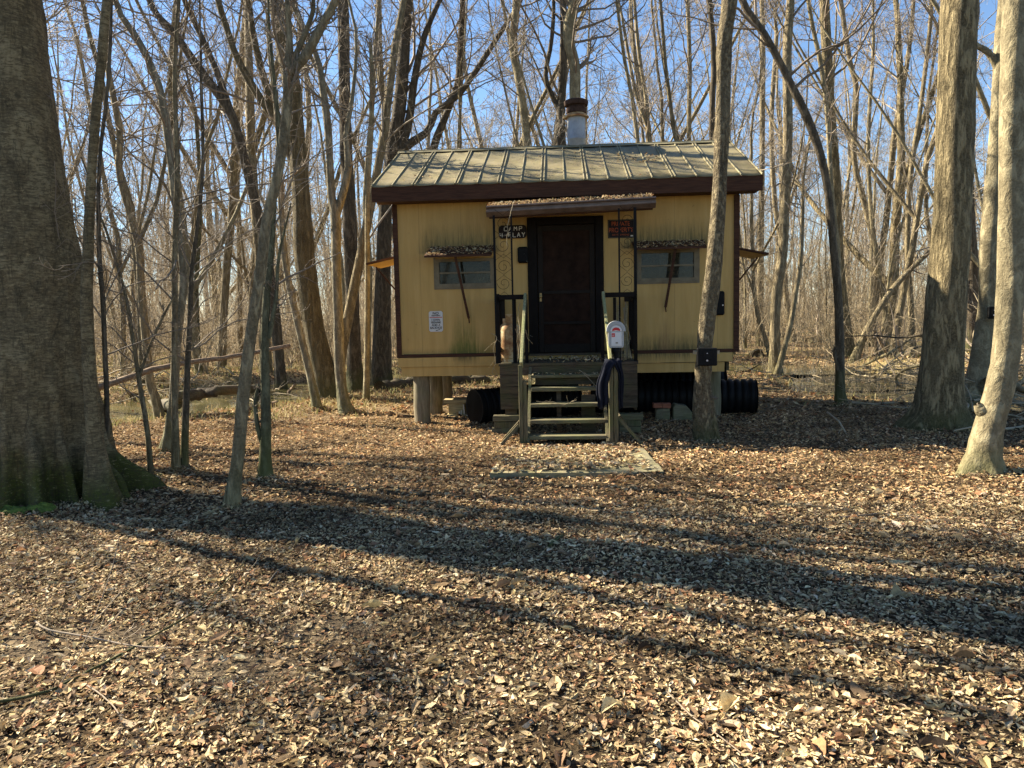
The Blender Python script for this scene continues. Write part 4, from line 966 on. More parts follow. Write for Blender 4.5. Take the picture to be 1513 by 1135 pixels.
MB().box(0, W, D - .06, D, B0, 3.45).build('wall', M['yellow'], cab)
for x0, x1 in ((-.035, .035), (W - .045, W + .03)):
    MB().box(x0, x1, -.028, -.002, 1.0, 3.212).box(x0 if x0 < 1 else W + .002, 0 - .002 if x0 < 1 else x1, .0, .06, 1.0, 3.3).build('corner_board', M['brown_paint'], cab)
MB().box(.037, 1.46, -.022, -.002, 1.0, 1.047).box(3.40, W - .047, -.022, -.002, 1.0, 1.047).build('drip_board', M['brown_paint'], cab)
MB().box(-.02, 1.48, -.03, .05, .862, .998, .002).box(1.48, 3.38, -.02, .05, .862, .998).box(3.38, W - .06, -.03, .05, .868, .998, .002).build('rim_board', M['yellow_trim'], cab)
MB().box(.02, 1.48, -.008, .05, .722, .858, .002).box(1.48, W - .17, -.006, .05, .722, .858, .002).build('rim_board', M['yellow_trim'], cab)
m = MB().box(.03, W - .03, .06, D - .02, .86, 1.04)
for k in range(8): m.box(.06 + k * .67, .10 + k * .67, .06, D - .03, .73, .858)
m.build('floor_frame', M['dark_wood'], cab)
for i, (x, y) in enumerate([(.28, .17), (.29, 1.3), (.28, 2.6), (4.66, .62), (4.66, 1.75), (4.62, 2.9), (2.4, 2.7)]):
    r = .125 + .008 * math.sin(i * 2.3); mb = MB()
    mb.tube([(x + .006 * math.sin(k * 1.7 + i), y, -.2 + k * .1583) for k in range(7)], [r * (1 + .02 * math.sin(k * 2.1 + i)) for k in range(7)], 18)
    mb.build('pier', M['pier'], cab, smooth=True)
# roof
EX0, EX1, EY, EZ, RY, RZ = -.251, 5.147, -.35, 3.428, 1.706, 4.312
SL = (RZ - EZ) / (RY - EY)
def rz_(y): return EZ + (y - EY) * SL if y <= RY else RZ - (y - RY) * SL
roof = None
mb = MB(); NXs = 54; rngr = random.Random(3)
rows = [EY - .012, EY + .3, .4, .9, 1.35, RY]
for side in (0, 1):
    vs = []; 
    for j, y in enumerate(rows):
        yy = y if side == 0 else 2 * RY - y
        for i in range(NXs * 2 + 1):
            x = EX0 + (EX1 - EX0) * i / (NXs * 2)
            ph = ((x - EX0) / .2999) % 1.
            sag = -.012 * math.sin(ph * math.pi) * (1 if j < 2 else .6)
            vs.append((x, yy, rz_(y) + sag + .004 + .004 * math.sin(x * 3.3 + j * 1.7)))
    n = NXs * 2 + 1; fs = [(j * n + i, j * n + i + 1, (j + 1) * n + i + 1, (j + 1) * n + i) for j in range(len(rows) - 1) for i in range(n - 1)]
    mb.add(vs, fs)
roof = mb.build('roof', M['roof'], cab, smooth=True)
sm = roof.modifiers.new('t', 'SOLIDIFY'); sm.thickness = .006; sm.offset = -1
for k in range(19):
    x = EX0 + .2999 * k; dbl = (k % 2 == 0)
    mb = MB()
    for dx in ((-.022, .022) if dbl and 0 < k < 18 else (0,)):
        xx = min(max(x + dx, EX0 + .012), EX1 - .012); w = .013
        for side in (0, 1):
            ya, yb = (EY - .016, RY - .03) if side == 0 else (2 * RY - EY + .016, RY + .03)
            j = [random.uniform(-.004, .004) for _ in range(2)]
            za, zb = rz_(ya if side == 0 else 2 * RY - ya), rz_(yb if side == 0 else 2 * RY - yb)
            mb.bar((xx + j[0], ya, za + .008), (xx + j[1], yb, zb + .008), w, .022)
    mb.build('roof_seam', M['seam'], roof)
mb = MB()
for side in (-1, 1): mb.bar((EX0 - .01, RY + side * .058, RZ - .008), (EX1 + .01, RY + side * .058, RZ - .008), .13, .008, up=(0, side * SL, 1))
mb.tube([(EX0 - .012, RY, RZ + .014), (EX1 + .012, RY, RZ + .014)], .016, 8)
mb.build('ridge_cap', M['roof'], roof)
MB().box(EX0 + .004, EX1 - .004, EY + .002, EY + .032, 3.213, 3.418, .0015).build('fascia', M['brown_paint'], cab)
MB().box(EX0 + .004, EX1 - .004, D + .318, D + .348, 3.213, 3.412).build('fascia', M['brown_paint'], cab)
MB().box(EX0 + .03, EX1 - .03, EY + .034, -.004, 3.222, 3.236).build('soffit', M['brown_paint'], cab)
for x in (EX0 + .004, EX1 - .03):
    m = MB(); x1 = x + .026
    for ya, yb in ((EY + .034, RY), (D + .316, RY)):
        za, zb = EZ - .02, RZ - .02
        vs = [(x, ya, za), (x1, ya, za), (x1, ya, za - .19), (x, ya, za - .19), (x, yb, zb), (x1, yb, zb), (x1, yb, zb - .19), (x, yb, zb - .19)]
        m.add(vs, [(0, 1, 2, 3), (7, 6, 5, 4), (0, 4, 5, 1), (1, 5, 6, 2), (2, 6, 7, 3), (3, 7, 4, 0)])
    m.build('rake_board', M['brown_paint'], cab)
m = MB()
for x in (EX0 + .034, W + .034):
    xx = x + (.20 if x < 1 else .195)
    m.add([(x, EY + .04, 3.39), (xx, EY + .04, 3.39), (xx, RY, 4.262), (x, RY, 4.262)], [(0, 1, 2, 3)])
    m.add([(x, D - EY - .04, 3.39), (xx, D - EY - .04, 3.39), (xx, RY, 4.262), (x, RY, 4.262)], [(0, 1, 2, 3)])
m.build('soffit', M['tan_wood'], cab)
# chimney
ch_ = MB().lathe([(.150, 4.1), (.150, 4.44), (.154, 4.445), (.154, 4.455), (.150, 4.46), (.150, 4.80)], (2.685, 1.84, 0), 28).build('chimney', M['galv'], cab, smooth=True)
MB().lathe([(.150, 4.80), (.205, 4.795), (.21, 4.81), (.15, 4.86), (.14, 4.87)], (2.685, 1.84, 0), 28).build('rain_skirt', M['tank'], ch_, smooth=True)
MB().lathe([(.135, 4.862), (.165, 4.87), (.165, 4.945), (.150, 4.95), (.150, 4.985), (.19, 4.99), (.20, 5.03), (.198, 5.06), (.15, 5.085), (.0, 5.10)], (2.685, 1.84, 0), 28).build('chimney_cap', M['rust'], ch_, smooth=True)
# door
dr = MB().box(2.052, 2.878, .012, .05, 1.03, 2.865).build('door', M['door'], cab)
mb = MB()
for x0, x1, z0, z1 in ((2.056, 2.13, 1.04, 2.86), (2.80, 2.874, 1.04, 2.86), (2.132, 2.798, 2.78, 2.86), (2.132, 2.798, 1.885, 1.93), (2.132, 2.798, 1.445, 1.485), (2.132, 2.798, 1.04, 1.16)):
    mb.box(x0, x1, -.006, .0115, z0, z1)
mb.build('screen_frame', M['screen'], dr, bevel=.003)
hd = MB().box(2.075, 2.105, -.014, -.0065, 1.78, 1.90); hd.tube([(2.09, -.014, 1.85), (2.09, -.05, 1.85)], .008, 8).lathe([(.0, -.022), (.02, -.014), (.024, 0), (.02, .014), (0, .022)], (2.09, -.058, 1.85), 12)
hd.build('handle', M['brass'], dr, smooth=True)
MB().box(DX0 + .002, 2.048, -.03, .05, 1.0, 2.975).box(2.882, DX1 - .002, -.03, .05, 1.0, 2.975).box(2.05, 2.88, -.03, .05, 2.87, 2.975).build('door_frame', M['doorframe'], cab, bevel=.004)
MB().box(DX0 + .002, DX1 - .002, -.06, .05, .9985, 1.028).build('sill', M['dark_wood'], cab)
# windows with their hinged shutters propped up as awnings
def window(x0, x1, z0, z1, bright):
    f = MB().box(x0 - .02, x1 + .02, -.018, -.001, z0 - .03, z0 + .025).box(x0 - .02, x1 + .02, -.018, -.001, z1 - .02, z1 + .02).box(x0 - .02, x0 + .035, -.018, -.001, z0 + .026, z1 - .021).box(x1 - .035, x1 + .02, -.018, -.001, z0 + .026, z1 - .021)
    zm = (z0 + z1) / 2
    f.box(x0 + .036, x1 - .036, -.012, .01, zm - .012, zm + .012)
    fo = f.build('window', M['alum'], cab)
    MB().box(x0 + .03, x1 - .03, .013, .02, z0 + .02, z1 - .02).build('pane', M['glass'], fo)
    cu = MB(); xa, xb, za, zb = (x1 - .24, x1 - .04, z0 + .03, zm - .02) if bright else (x0 + .3, x0 + .62, zm, z1 - .03)
    vs_ = [(xa + (xb - xa) * k / 20, .075 + .012 * math.sin(k * 1.7), z) for z in (za, zb) for k in range(21)]
    cu.add(vs_, [(k, k + 1, k + 22, k + 21) for k in range(20)]); cu.build('curtain', M['cream'], fo, smooth=True)
    mb = MB().box(x0 - .045, x0 - .0215, -.012, -.001, z0 - .055, z1 + .04).box(x1 + .0215, x1 + .045, -.012, -.001, z0 - .055, z1 + .04).box(x0 - .021, x1 + .021, -.012, -.001, z0 - .055, z0 - .0315)
    mb.build('window_trim', M['yellow_trim'] if 0 else M['alum'], fo)
window(L1, L2, LZ1, LZ2, 1); window(R1, R2, RZ1, RZ2, 0)
def shutter(x0, x1, xb0, xb1, zf, zb, y, pr0, pr1):
    m = MB(); t = .028
    vs = [(x0, y, zf - t), (x1, y, zf - t), (xb1, -.004, zb - t), (xb0, -.004, zb - t), (x0, y, zf), (x1, y, zf), (xb1, -.004, zb), (xb0, -.004, zb)]
    m.add(vs, [(3, 2, 1, 0), (4, 5, 6, 7), (0, 1, 5, 4), (1, 2, 6, 5), (2, 3, 7, 6), (3, 0, 4, 7)])
    s = m.build('window_shutter', M['brown_paint'], cab)
    MB().bar(pr0, pr1, .035, .022, up=(0, 1, 0)).tube([pr1, (pr1[0] + .008, pr1[1], pr1[2] - .07)], .009, 6).build('prop_stick', M['brown_paint'], s)
shutter(.47, 1.415, .52, 1.44, 2.452, 2.60, -.36, (.90, -.30, 2.44), (1.04, -.035, 1.56))
shutter(3.42, 4.40, 3.40, 4.42, 2.485, 2.60, -.30, (3.98, -.24, 2.46), (3.87, -.035, 1.66))
for sgn, xw in ((-1, -.002), (1, W + .002)):
    m = MB(); xo = xw + sgn * .60; zo, zw = 2.44, 2.56
    vs = [(xw, .6, zw - .03), (xo, .6, zo - .03), (xo, 1.5, zo - .03), (xw, 1.5, zw - .03), (xw, .6, zw), (xo, .6, zo), (xo, 1.5, zo), (xw, 1.5, zw)]
    m.add(vs, [(3, 2, 1, 0), (4, 5, 6, 7), (0, 1, 5, 4), (1, 2, 6, 5), (2, 3, 7, 6), (3, 0, 4, 7)])
    s = m.build('window_shutter', M['brown_paint'], cab)
    m = MB(); e = .02
    m.add([(xw + sgn * e, .62, zw - .032 - .004), (xo - sgn * e, .62, zo - .034), (xo - sgn * e, 1.48, zo - .034), (xw + sgn * e, 1.48, zw - .036)], [(0, 1, 2, 3)])
    m.build('shutter_face', M['yellow_trim'], s)
    MB().bar((xo - sgn * .05, 1.05, zo - .04), (xw + sgn * .02, 1.05, 1.75), .03, .02).build('prop_stick', M['brown_paint'], s)
# porch canopy
def zt(x): return .026 * (x - 1.4)
cn = MB(); X0, X1, YF = 1.40, 3.645, -.75
vs = [(X0 + .01, YF + .02, 3.045 + zt(X0)), (X1 - .01, YF + .02, 3.045 + zt(X1)), (X1 - .01, -.003, 3.155 + zt(X1)), (X0 + .01, -.003, 3.155 + zt(X0))]
cn.add(vs + [(a, b, c - .02) for a, b, c in vs], [(0, 1, 2, 3), (7, 6, 5, 4), (0, 4, 5, 1), (1, 5, 6, 2), (2, 6, 7, 3), (3, 7, 4, 0)])
cn.bar((X0 + .03, YF + .06, 2.955 + zt(X0)), (X1 - .03, YF + .06, 2.955 + zt(X1)), .05, .12)
cn.bar((X0 + .06, YF + .09, 3.0 + zt(X0)), (X0 + .06, -.004, 3.08 + zt(X0)), .04, .09).bar((X1 - .06, YF + .09, 3.0 + zt(X1)), (X1 - .06, -.004, 3.08 + zt(X1)), .04, .09)
cno = cn.build('porch_canopy', M['brown_paint'], cab)
g = MB(); prof = [(-.03, 3.03), (-.118, 3.05), (-.130, 3.045), (-.130, 3.03), (-.10, 3.012), (-.098, 2.992), (-.128, 2.985), (-.128, 2.965), (-.07, 2.915), (-.06, 2.91), (-.03, 2.91), (-.03, 3.03)]
n = len(prof); vs = [(X, YF + .055 + py_, z + zt(X)) for X in (X0, X1) for py_, z in prof]
g.add(vs, [(i, i + 1, n + i + 1, n + i) for i in range(n - 1)] + [tuple(range(n - 1)), tuple(range(2 * n - 2, n - 1, -1))])
g.build('gutter', M['gutter'], cno)

# ---------------------------------------------------------------- porch, steps, railings
PO = (2.42, -.5, 0)
por = thing('porch', 'old wooden porch and green algae covered steps at the cabin door', 'porch', PO)
def pb(mb, name, mat, par=None, **k):
    return mb.build(name, mat, par or por, off=PO if True else (0, 0, 0), **k)
m = MB()
for k in range(7): m.box(1.53, 3.385, -.95 + k * .134, -.95 + k * .134 + .128, .912, .948, .0015)
pb(m, 'deck', M['dark_wood'])
m = MB().box(1.545, 3.375, -.94, -.905, .79, .909)
for s0, s1 in ((1.545, 1.80), (3.10, 3.375)):
    z = .785
    for h in (.15, .16, .15): m.box(s0, s1, -.935, -.90, z - h + .006, z, .003); z -= h
m.box(1.55, 1.585, -.90, -.03, .5, .905).box(3.335, 3.37, -.90, -.03, .3, .905)
m.box(1.60, 1.76, -.86, -.72, .0, .34)
pb(m, 'skirt_board', M['dark_wood'])
for s0, s1, zz in ((1.44, 1.80, 3), (3.12, 3.43, 3)):
    for k in range(zz):
        e = random.uniform(-.02, .02); m = MB().box(s0 + e, s1 + e, -.98, -.80, .0 + k * .085, .08 + k * .085, .006); pb(m, 'sleeper', M['post_wood'] if k % 2 else M['green_wood'], bevel=.006)
for x in (1.935, 2.895):
    m = MB(); vs = []
    for xx in (x, x + .036): vs += [(xx, -.945, .90), (xx, -.945, .60), (xx, -1.70, -.02), (xx, -1.98, -.02), (xx, -1.98, .06)]
    m.add(vs, [(0, 1, 2, 3, 4), (9, 8, 7, 6, 5)] + [(i, i + 5, (i + 1) % 5 + 5, (i + 1) % 5) for i in range(5)])
    pb(m, 'stringer', M['post_wood'])
for yf, zt_, xa, xb in ((-1.10, .80, 1.96, 2.93), (-1.31, .645, 1.975, 2.905), (-1.52, .465, 1.965, 2.925), (-1.73, .285, 1.965, 2.915), (-1.93, .115, 1.965, 2.90)):
    m = MB(); d = random.uniform(-.006, .006)
    m.box(xa, xb, yf, yf + .235, zt_ - .042, zt_ + d, .002); pb(m, 'tread', M['green_wood'], bevel=.006)
m = MB().box(2.02, 2.85, -1.0, -.965, .66, .79).box(2.3, 2.36, -1.25, -1.2, 0, .6).box(2.62, 2.80, -1.28, -1.24, 0.0, .55)
pb(m, 'riser_board', M['dark_wood'])
for xa, xb, ztop, nm in ((1.845, 1.895, .99, 0), (1.90, 1.945, .80, 0), (2.935, 2.985, .99, 0), (2.99, 3.045, 1.0, 0)):
    pb(MB().box(xa, xb, -1.95, -1.86, -.05, ztop, .003), 'newel_post', M['post_wood'], bevel=.005)
pb(MB().bar((1.905, -.90, 1.85), (1.885, -1.93, .99), .036, .09), 'handrail', M['green_wood_y'], bevel=.004)
pb(MB().bar((2.935, -.90, 1.85), (2.955, -1.93, 1.02), .036, .09), 'handrail', M['green_wood_y'], bevel=.004)
for a, b in (((1.84, -1.90, .26), (1.57, -1.98, -.03)), ((1.86, -1.80, .30), (1.60, -1.35, -.02)), ((3.05, -1.90, .33), (3.36, -1.97, -.03)), ((3.05, -1.82, .36), (3.30, -1.45, -.02))):
    pb(MB().bar(a, b, .035, .06, up=(0, 1, 0)), 'brace', M['post_wood'])
# side railings and short front panels
for x, extra in ((1.515, ((1.555, 1.93, -.885, -.85, 1.80, 1.865), (1.735, 1.775, -.849, -.81, .95, 1.86), (1.885, 1.93, -.849, -.80, .95, 1.798), (1.565, 1.625, -.849, -.80, 1.55, 1.865))), (3.345, ((2.90, 3.344, -.885, -.85, 1.80, 1.865), (2.905, 2.95, -.849, -.80, .95, 1.86), (3.07, 3.11, -.849, -.81, .95, 1.798), (3.22, 3.30, -.849, -.80, 1.74, 1.865)))):
    m = MB()
    m.box(x, x + .04, -.88, -.79, .95, 1.88).box(x, x + .038, -.08, -.03, .95, 1.82).bar((x + .02, -.88, 1.80), (x + .02, -.03, 1.80), .04, .085).bar((x + .02, -.86, 1.12), (x + .02, -.03, 1.12), .035, .07)
    for k in range(4): m.box(x + .005, x + .03, -.72 + k * .17, -.685 + k * .17, 1.14, 1.77)
    for e in extra: m.box(*e)
    pb(m, 'railing', M['doorframe'], bevel=.003)
m = MB()
for k, (xa, r) in enumerate(((1.505, .015), (1.735, .011), (3.155, .011), (3.365, .019))):
    m = MB().box(xa - r, xa + r, -.86 - r, -.86 + r, .95, 2.915 + zt(xa)).box(xa - .03, xa + .03, -.89, -.83, .948, .956)
    pb(m, 'iron_post', M['black_iron'])
def scroll(xa, xb, z, up):
    m = MB(); c = (xa + xb) / 2; s = (xb - xa) / 2 - .01; pts = []
    for k in range(26):
        t = k / 25; a = t * 2.6 * math.pi; r = s * (1 - .78 * t)
        pts.append((c + r * math.cos(a) * (1 if up else -1), -.86, z + (r * math.sin(a)) * (1 if up else -1)))
    m.tube(pts, .0032, 6)
    for dz in (-.10, .10): m.tube([(xa, -.86, z + dz * 1.9), (c, -.86, z + dz * 1.15), (xb, -.86, z + dz * 1.9)], .0025, 5)
    return m
for xa, xb in ((1.52, 1.725), (3.165, 3.348)):
    for z, up in ((2.80, 1), (2.52, 0), (2.24, 1), (2.02, 0)): pb(scroll(xa, xb, z, up), 'scrollwork', M['black_iron'])

# ---------------------------------------------------------------- things on and around the cabin
def text(body, size, x, z, y, mat, par, off, sx=1., name='lettering', bold=0., align='CENTER'):
    c = bpy.data.curves.new(name, 'FONT'); c.body = body; c.size = size; c.align_x = align; c.align_y = 'CENTER'; c.extrude = .0008; c.offset = bold; c.materials.append(mat)
    o = bpy.data.objects.new(name, c); COL.objects.link(o); o.parent = par
    me = bpy.data.meshes.new_from_object(o); bpy.data.objects.remove(o); me.transform(Matrix.Rotation(R_(90), 4, 'X') @ Matrix.Diagonal((sx, 1, 1, 1)))
    o = bpy.data.objects.new(name, me); COL.objects.link(o); o.parent = par
    o.location = Vector((x, y, z)) - Vector(off); return o
o_ = (1.705, -.04, 2.69)
sg = thing('sign', 'dark routed camp sign with pale hand made letters left of the door', 'sign', o_)
x0, x1, z0, z1 = 1.505, 1.905, 2.69, 2.875; q = .035
MB().prism([(x0 + q, z0), (x1 - q, z0), (x1 - .008, z0 + q * .6), (x1, z0 + q * 1.3), (x1, z1 - q * 1.3), (x1 - .008, z1 - q * .6), (x1 - q, z1), (x0 + q, z1), (x0 + .008, z1 - q * .6), (x0, z1 - q * 1.3), (x0, z0 + q * 1.3), (x0 + .008, z0 + q * .6)], -.04, -.012).build('board', M['signwood'], sg, off=o_)
GL = {'C': [((1, 1), (0, 1)), ((0, 1), (0, 0)), ((0, 0), (1, 0))], 'A': [((0, 0), (.5, 1)), ((.5, 1), (1, 0)), ((.22, .4), (.78, .4))], 'M': [((0, 0), (.05, 1)), ((.05, 1), (.5, .45)), ((.5, .45), (.95, 1)), ((.95, 1), (1, 0))],
      'P': [((0, 0), (0, 1)), ((0, 1), (.9, 1)), ((.9, 1), (.9, .5)), ((.9, .5), (0, .5))], '4': [((.75, 0), (.75, 1)), ((0, 1), (0, .42)), ((0, .42), (1, .42))], '-': [((.05, .5), (.95, .5))],
      'L': [((0, 1), (0, 0)), ((0, 0), (.9, 0))], 'Y': [((0, 1), (.5, .5)), ((1, 1), (.5, .5)), ((.5, .5), (.5, 0))]}
m = MB()
def word(wd, xs, z, h, w):
    for c_, x in zip(wd, xs):
        for (a, b), (c2, d) in GL[c_]: m.bar((x + a * w, -.043, z + b * h), (x + c2 * w, -.043, z + d * h), .0095, .005, up=(0, 1, 0))
word('CAMP', [1.585, 1.655, 1.725, 1.80], 2.797, .056, .042); word('4-PLAY', [1.523, 1.588, 1.645, 1.71, 1.77, 1.838], 2.708, .060, .042)
m.build('lettering', M['cream'], sg, off=o_)
o_ = (3.25, -.02, 2.66)
sg = thing('sign', 'black sign with orange private property lettering right of the door', 'sign', o_)
MB().box(3.065, 3.44, -.008, -.002, 2.655, 2.915).build('plate', M['signblack'], sg, off=o_)
MB().box(3.075, 3.43, -.0098, -.0085, 2.663, 2.667).box(3.075, 3.43, -.0098, -.0085, 2.903, 2.907).box(3.075, 3.079, -.0098, -.0085, 2.668, 2.902).box(3.426, 3.43, -.0098, -.0085, 2.668, 2.902).build('border', M['alum'], sg, off=o_)
text('PRIVATE', .088, 3.245, 2.853, -.010, M['orange'], sg, o_, .80); text('PROPERTY', .092, 3.250, 2.765, -.010, M['orange'], sg, o_, .80)
text('NO TRESPASSING', .034, 3.245, 2.700, -.010, M['orange'], sg, o_, .9)
MB().box(3.385, 3.42, -.0105, -.0085, 2.675, 2.692).build('label', M['cream'], sg, off=o_)
o_ = (.555, -.02, 1.38)
sg = thing('sign', 'small white warning sign low on the left of the front wall', 'sign', o_)
x0, x1, z0, z1 = .452, .655, 1.375, 1.675; q = .02
MB().prism([(x0 + q, z0), (x1 - q, z0), (x1, z0 + q), (x1, z1 - q), (x1 - q, z1), (x0 + q, z1), (x0, z1 - q), (x0, z0 + q)], -.008, -.002).build('plate', M['white'], sg, off=o_)
for b_, s_, z_, sc_ in (('NO', .052, 1.640, 1.1), ('TRESPASSING', .026, 1.608, .85), ('I OWN', .042, 1.545, .95), ('FIREARMS', .042, 1.508, .8), ('AND A', .042, 1.470, .95), ('BACKHOE', .046, 1.430, .82)):
    text(b_, s_, .553, z_, -.0095, M['ink'], sg, o_, sc_, bold=.0008)
MB().box(.462, .645, -.0095, -.0085, 1.578, 1.588).build('stripe', M['redink'], sg, off=o_)
MB().box(.55, .575, -.0095, -.0085, 1.388, 1.398).box(.575, .59, -.0095, -.0085, 1.396, 1.402).box(.59, .612, -.0095, -.0085, 1.402, 1.410).build('pictogram', M['ink'], sg, off=o_)
o_ = (1.845, -.03, 2.34)
b = thing('wall_box', 'black rounded box on the wall between the camp sign and the door', 'box', o_)
MB().box(1.77, 1.922, -.07, -.002, 2.335, 2.565).build('case', M['black_iron'], b, off=o_, bevel=.022)
MB().lathe([(.0, -.001), (.008, 0), (0, .001)], (1.868, -.073, 2.462), 8).build('indicator', M['white'], b, off=o_)
MB().box(1.895, 1.91, -.074, -.0705, 2.352, 2.362).build('latch', M['alum'], b, off=o_)
o_ = (4.62, -.03, 1.57)
b = thing('wall_box', 'black box on the right of the front wall, mostly behind the camera tree', 'box', o_)
MB().box(4.50, 4.70, -.06, -.002, 1.53, 1.87).build('case', M['black_iron'], b, off=o_, bevel=.02)
MB().box(4.665, 4.68, -.064, -.0605, 1.66, 1.68).build('indicator', M['white'], b, off=o_)
# propane tank
o_ = (1.665, -.58, .948); c = (1.665, -.58, .948)
t_ = thing('gas_cylinder', 'rusty orange and cream gas cylinder standing on the porch left of the steps', 'gas cylinder', o_)
MB().lathe([(.105, 0), (.11, .004), (.11, .05), (.135, .06), (.142, .09), (.142, .44), (.135, .485), (.11, .52), (.07, .545), (.0, .55)], c, 28).build('body', M['tank'], t_, off=o_, smooth=True)
m = MB(); n = 22; vs = []
for k in range(n + 1):
    a = math.radians(-60 + 300 * k / n)
    for r, z in ((.085, .52), (.085, .655), (.092, .66), (.092, .52)): vs.append((c[0] + r * math.cos(a + 1.9), c[1] + r * math.sin(a + 1.9), c[2] + z))
m.add(vs, [(4 * k + j, 4 * k + (j + 1) % 4, 4 * k + 4 + (j + 1) % 4, 4 * k + 4 + j) for k in range(n) for j in range(4)] + [(0, 1, 2, 3), (4 * n + 3, 4 * n + 2, 4 * n + 1, 4 * n)])
m.build('collar', M['tank'], t_, off=o_, smooth=True)
MB().tube([(c[0], c[1], c[2] + .54), (c[0], c[1], c[2] + .60)], .02, 10).tube([(c[0] - .05, c[1], c[2] + .585), (c[0] + .035, c[1], c[2] + .585)], .012, 8).build('valve', M['brass'], t_, off=o_, smooth=True)
# parking meter
MX, MY = 3.035, -1.76; o_ = (MX, MY, 0)
pm = thing('parking_meter', 'grey domed parking meter with red markings beside the steps', 'parking meter', o_)
MB().tube([(MX, MY, -.1), (MX, MY, 1.13)], .036, 16).lathe([(.036, 1.12), (.05, 1.125), (.05, 1.165), (.04, 1.18)], (MX, MY, 0), 16).build('pole', M['black_iron'], pm, off=o_, smooth=True)
def bowl(cx, z0, z1, w, r, n=16):
    p = [(cx - w * .88, z0), (cx + w * .88, z0), (cx + w, z0 + .03), (cx + w, z1)]
    p += [(cx + r * math.cos(math.pi * k / n), z1 + r * math.sin(math.pi * k / n)) for k in range(n + 1)]
    return p + [(cx - w, z1), (cx - w, z0 + .03)]
MB().prism(bowl(MX, 1.175, 1.385, .093, .094), MY - .055, MY + .055).build('housing', M['meter'], pm, off=o_, bevel=.012, smooth=True)
p = [(MX + .113 * math.cos(math.pi * k / 20), 1.385 + .113 * math.sin(math.pi * k / 20)) for k in range(21)]
p2 = p + [(MX - .113, 1.372)] + [(MX - .078, 1.372)] + [(MX - .078 * math.cos(math.pi * k / 16), 1.385 + .072 * math.sin(math.pi * k / 16)) for k in range(17)] + [(MX + .078, 1.372), (MX + .113, 1.372)]
MB().prism(p2, MY - .068, MY + .066).build('dome_rim', M['meter'], pm, off=o_)
MB().prism([(MX + .07 * math.cos(math.pi * k / 14), 1.372 + .072 * math.sin(math.pi * k / 14)) for k in range(15)], MY - .062, MY - .0565).build('window', M['meterwhite'], pm, off=o_)
MB().prism([(MX + .048 * math.cos(math.pi * k / 10), 1.385 + .035 * math.sin(math.pi * k / 10)) for k in range(11)] + [(MX - .048, 1.375), (MX - .02, 1.382), (MX, 1.385), (MX + .02, 1.382), (MX + .048, 1.375)], MY - .064, MY - .0625).build('red_scale', M['redink'], pm, off=o_)
MB().box(MX - .06, MX + .065, MY - .0615, -.0555 + MY, 1.195, 1.362).build('face_plate', M['meterwhite'], pm, off=o_, bevel=.003)
MB().box(MX - .055, MX - .015, MY - .0635, MY - .062, 1.305, 1.350).build('red_label', M['redink'], pm, off=o_)
MB().box(MX - .048, MX - .022, MY - .0645, MY - .064, 1.326, 1.331).box(MX - .048, MX - .028, MY - .0645, MY - .064, 1.315, 1.319).build('label_print', M['white'], pm, off=o_)
MB().lathe([(.0, -.002), (.014, 0), (.0, .002)], (MX + .005, MY - .064, 1.232), 10).box(MX - .008, MX + .02, MY - .067, MY - .063, 1.226, 1.24).build('coin_knob', M['alum'], pm, off=o_)
# cloth over the post
o_ = (2.99, -1.9, .5); vs = []; fs = []
def drape(rows, NV=16, ph=0.):
    """rows: (x left, x right, y, z) down the cloth"""
    A = catmull([(a, b, c) for a, b, c, d in rows], 34); Z = catmull([(d, 0, 0) for a, b, c, d in rows], 34)[:, 0]; k0 = len(vs)
    for i in range(34):
        for j in range(NV):
            w_ = j / (NV - 1); f = math.sin(w_ * 13 + ph + i * .09) * .014 * min(1, abs(i - 17) / 8)
            vs.append((A[i, 0] * (1 - w_) + A[i, 1] * w_ + .005 * math.sin(i * .8 + ph), A[i, 2] + f * (1 if i > 17 else 1.5), Z[i] + .006 * math.sin(w_ * 9 + i * .3) - (.025 * math.sin(w_ * 5 + ph) if i in (0, 33) else 0)))
    fs.extend([(k0 + i * NV + j, k0 + i * NV + j + 1, k0 + (i + 1) * NV + j + 1, k0 + (i + 1) * NV + j) for i in range(33) for j in range(NV - 1)])
drape([(2.80, 2.90, -1.985, .47), (2.785, 2.915, -1.99, .62), (2.80, 2.93, -1.99, .80), (2.85, 2.97, -1.985, .93), (2.88, 3.05, -1.965, 1.015), (2.89, 3.06, -1.90, 1.035), (2.89, 3.05, -1.84, 1.01), (2.85, 3.0, -1.825, .85), (2.82, 2.95, -1.82, .6)])
drape([(3.05, 3.10, -1.93, .44), (3.045, 3.105, -1.95, .62), (3.05, 3.10, -1.965, .85), (3.0, 3.085, -1.97, .98), (2.95, 3.07, -1.955, 1.03), (2.95, 3.06, -1.90, 1.043), (2.96, 3.07, -1.85, 1.02), (3.05, 3.09, -1.84, .85), (3.05, 3.09, -1.84, .6)], 8, 2.)
m = MB(); m.add(vs, fs)
cl = single(m, 'cloth', M['cloth'], 'dark navy cloth draped over the right newel post of the steps', 'cloth', o_, smooth=True)
sf = cl.modifiers.new('t', 'SOLIDIFY'); sf.thickness = .012; sf.offset = 0
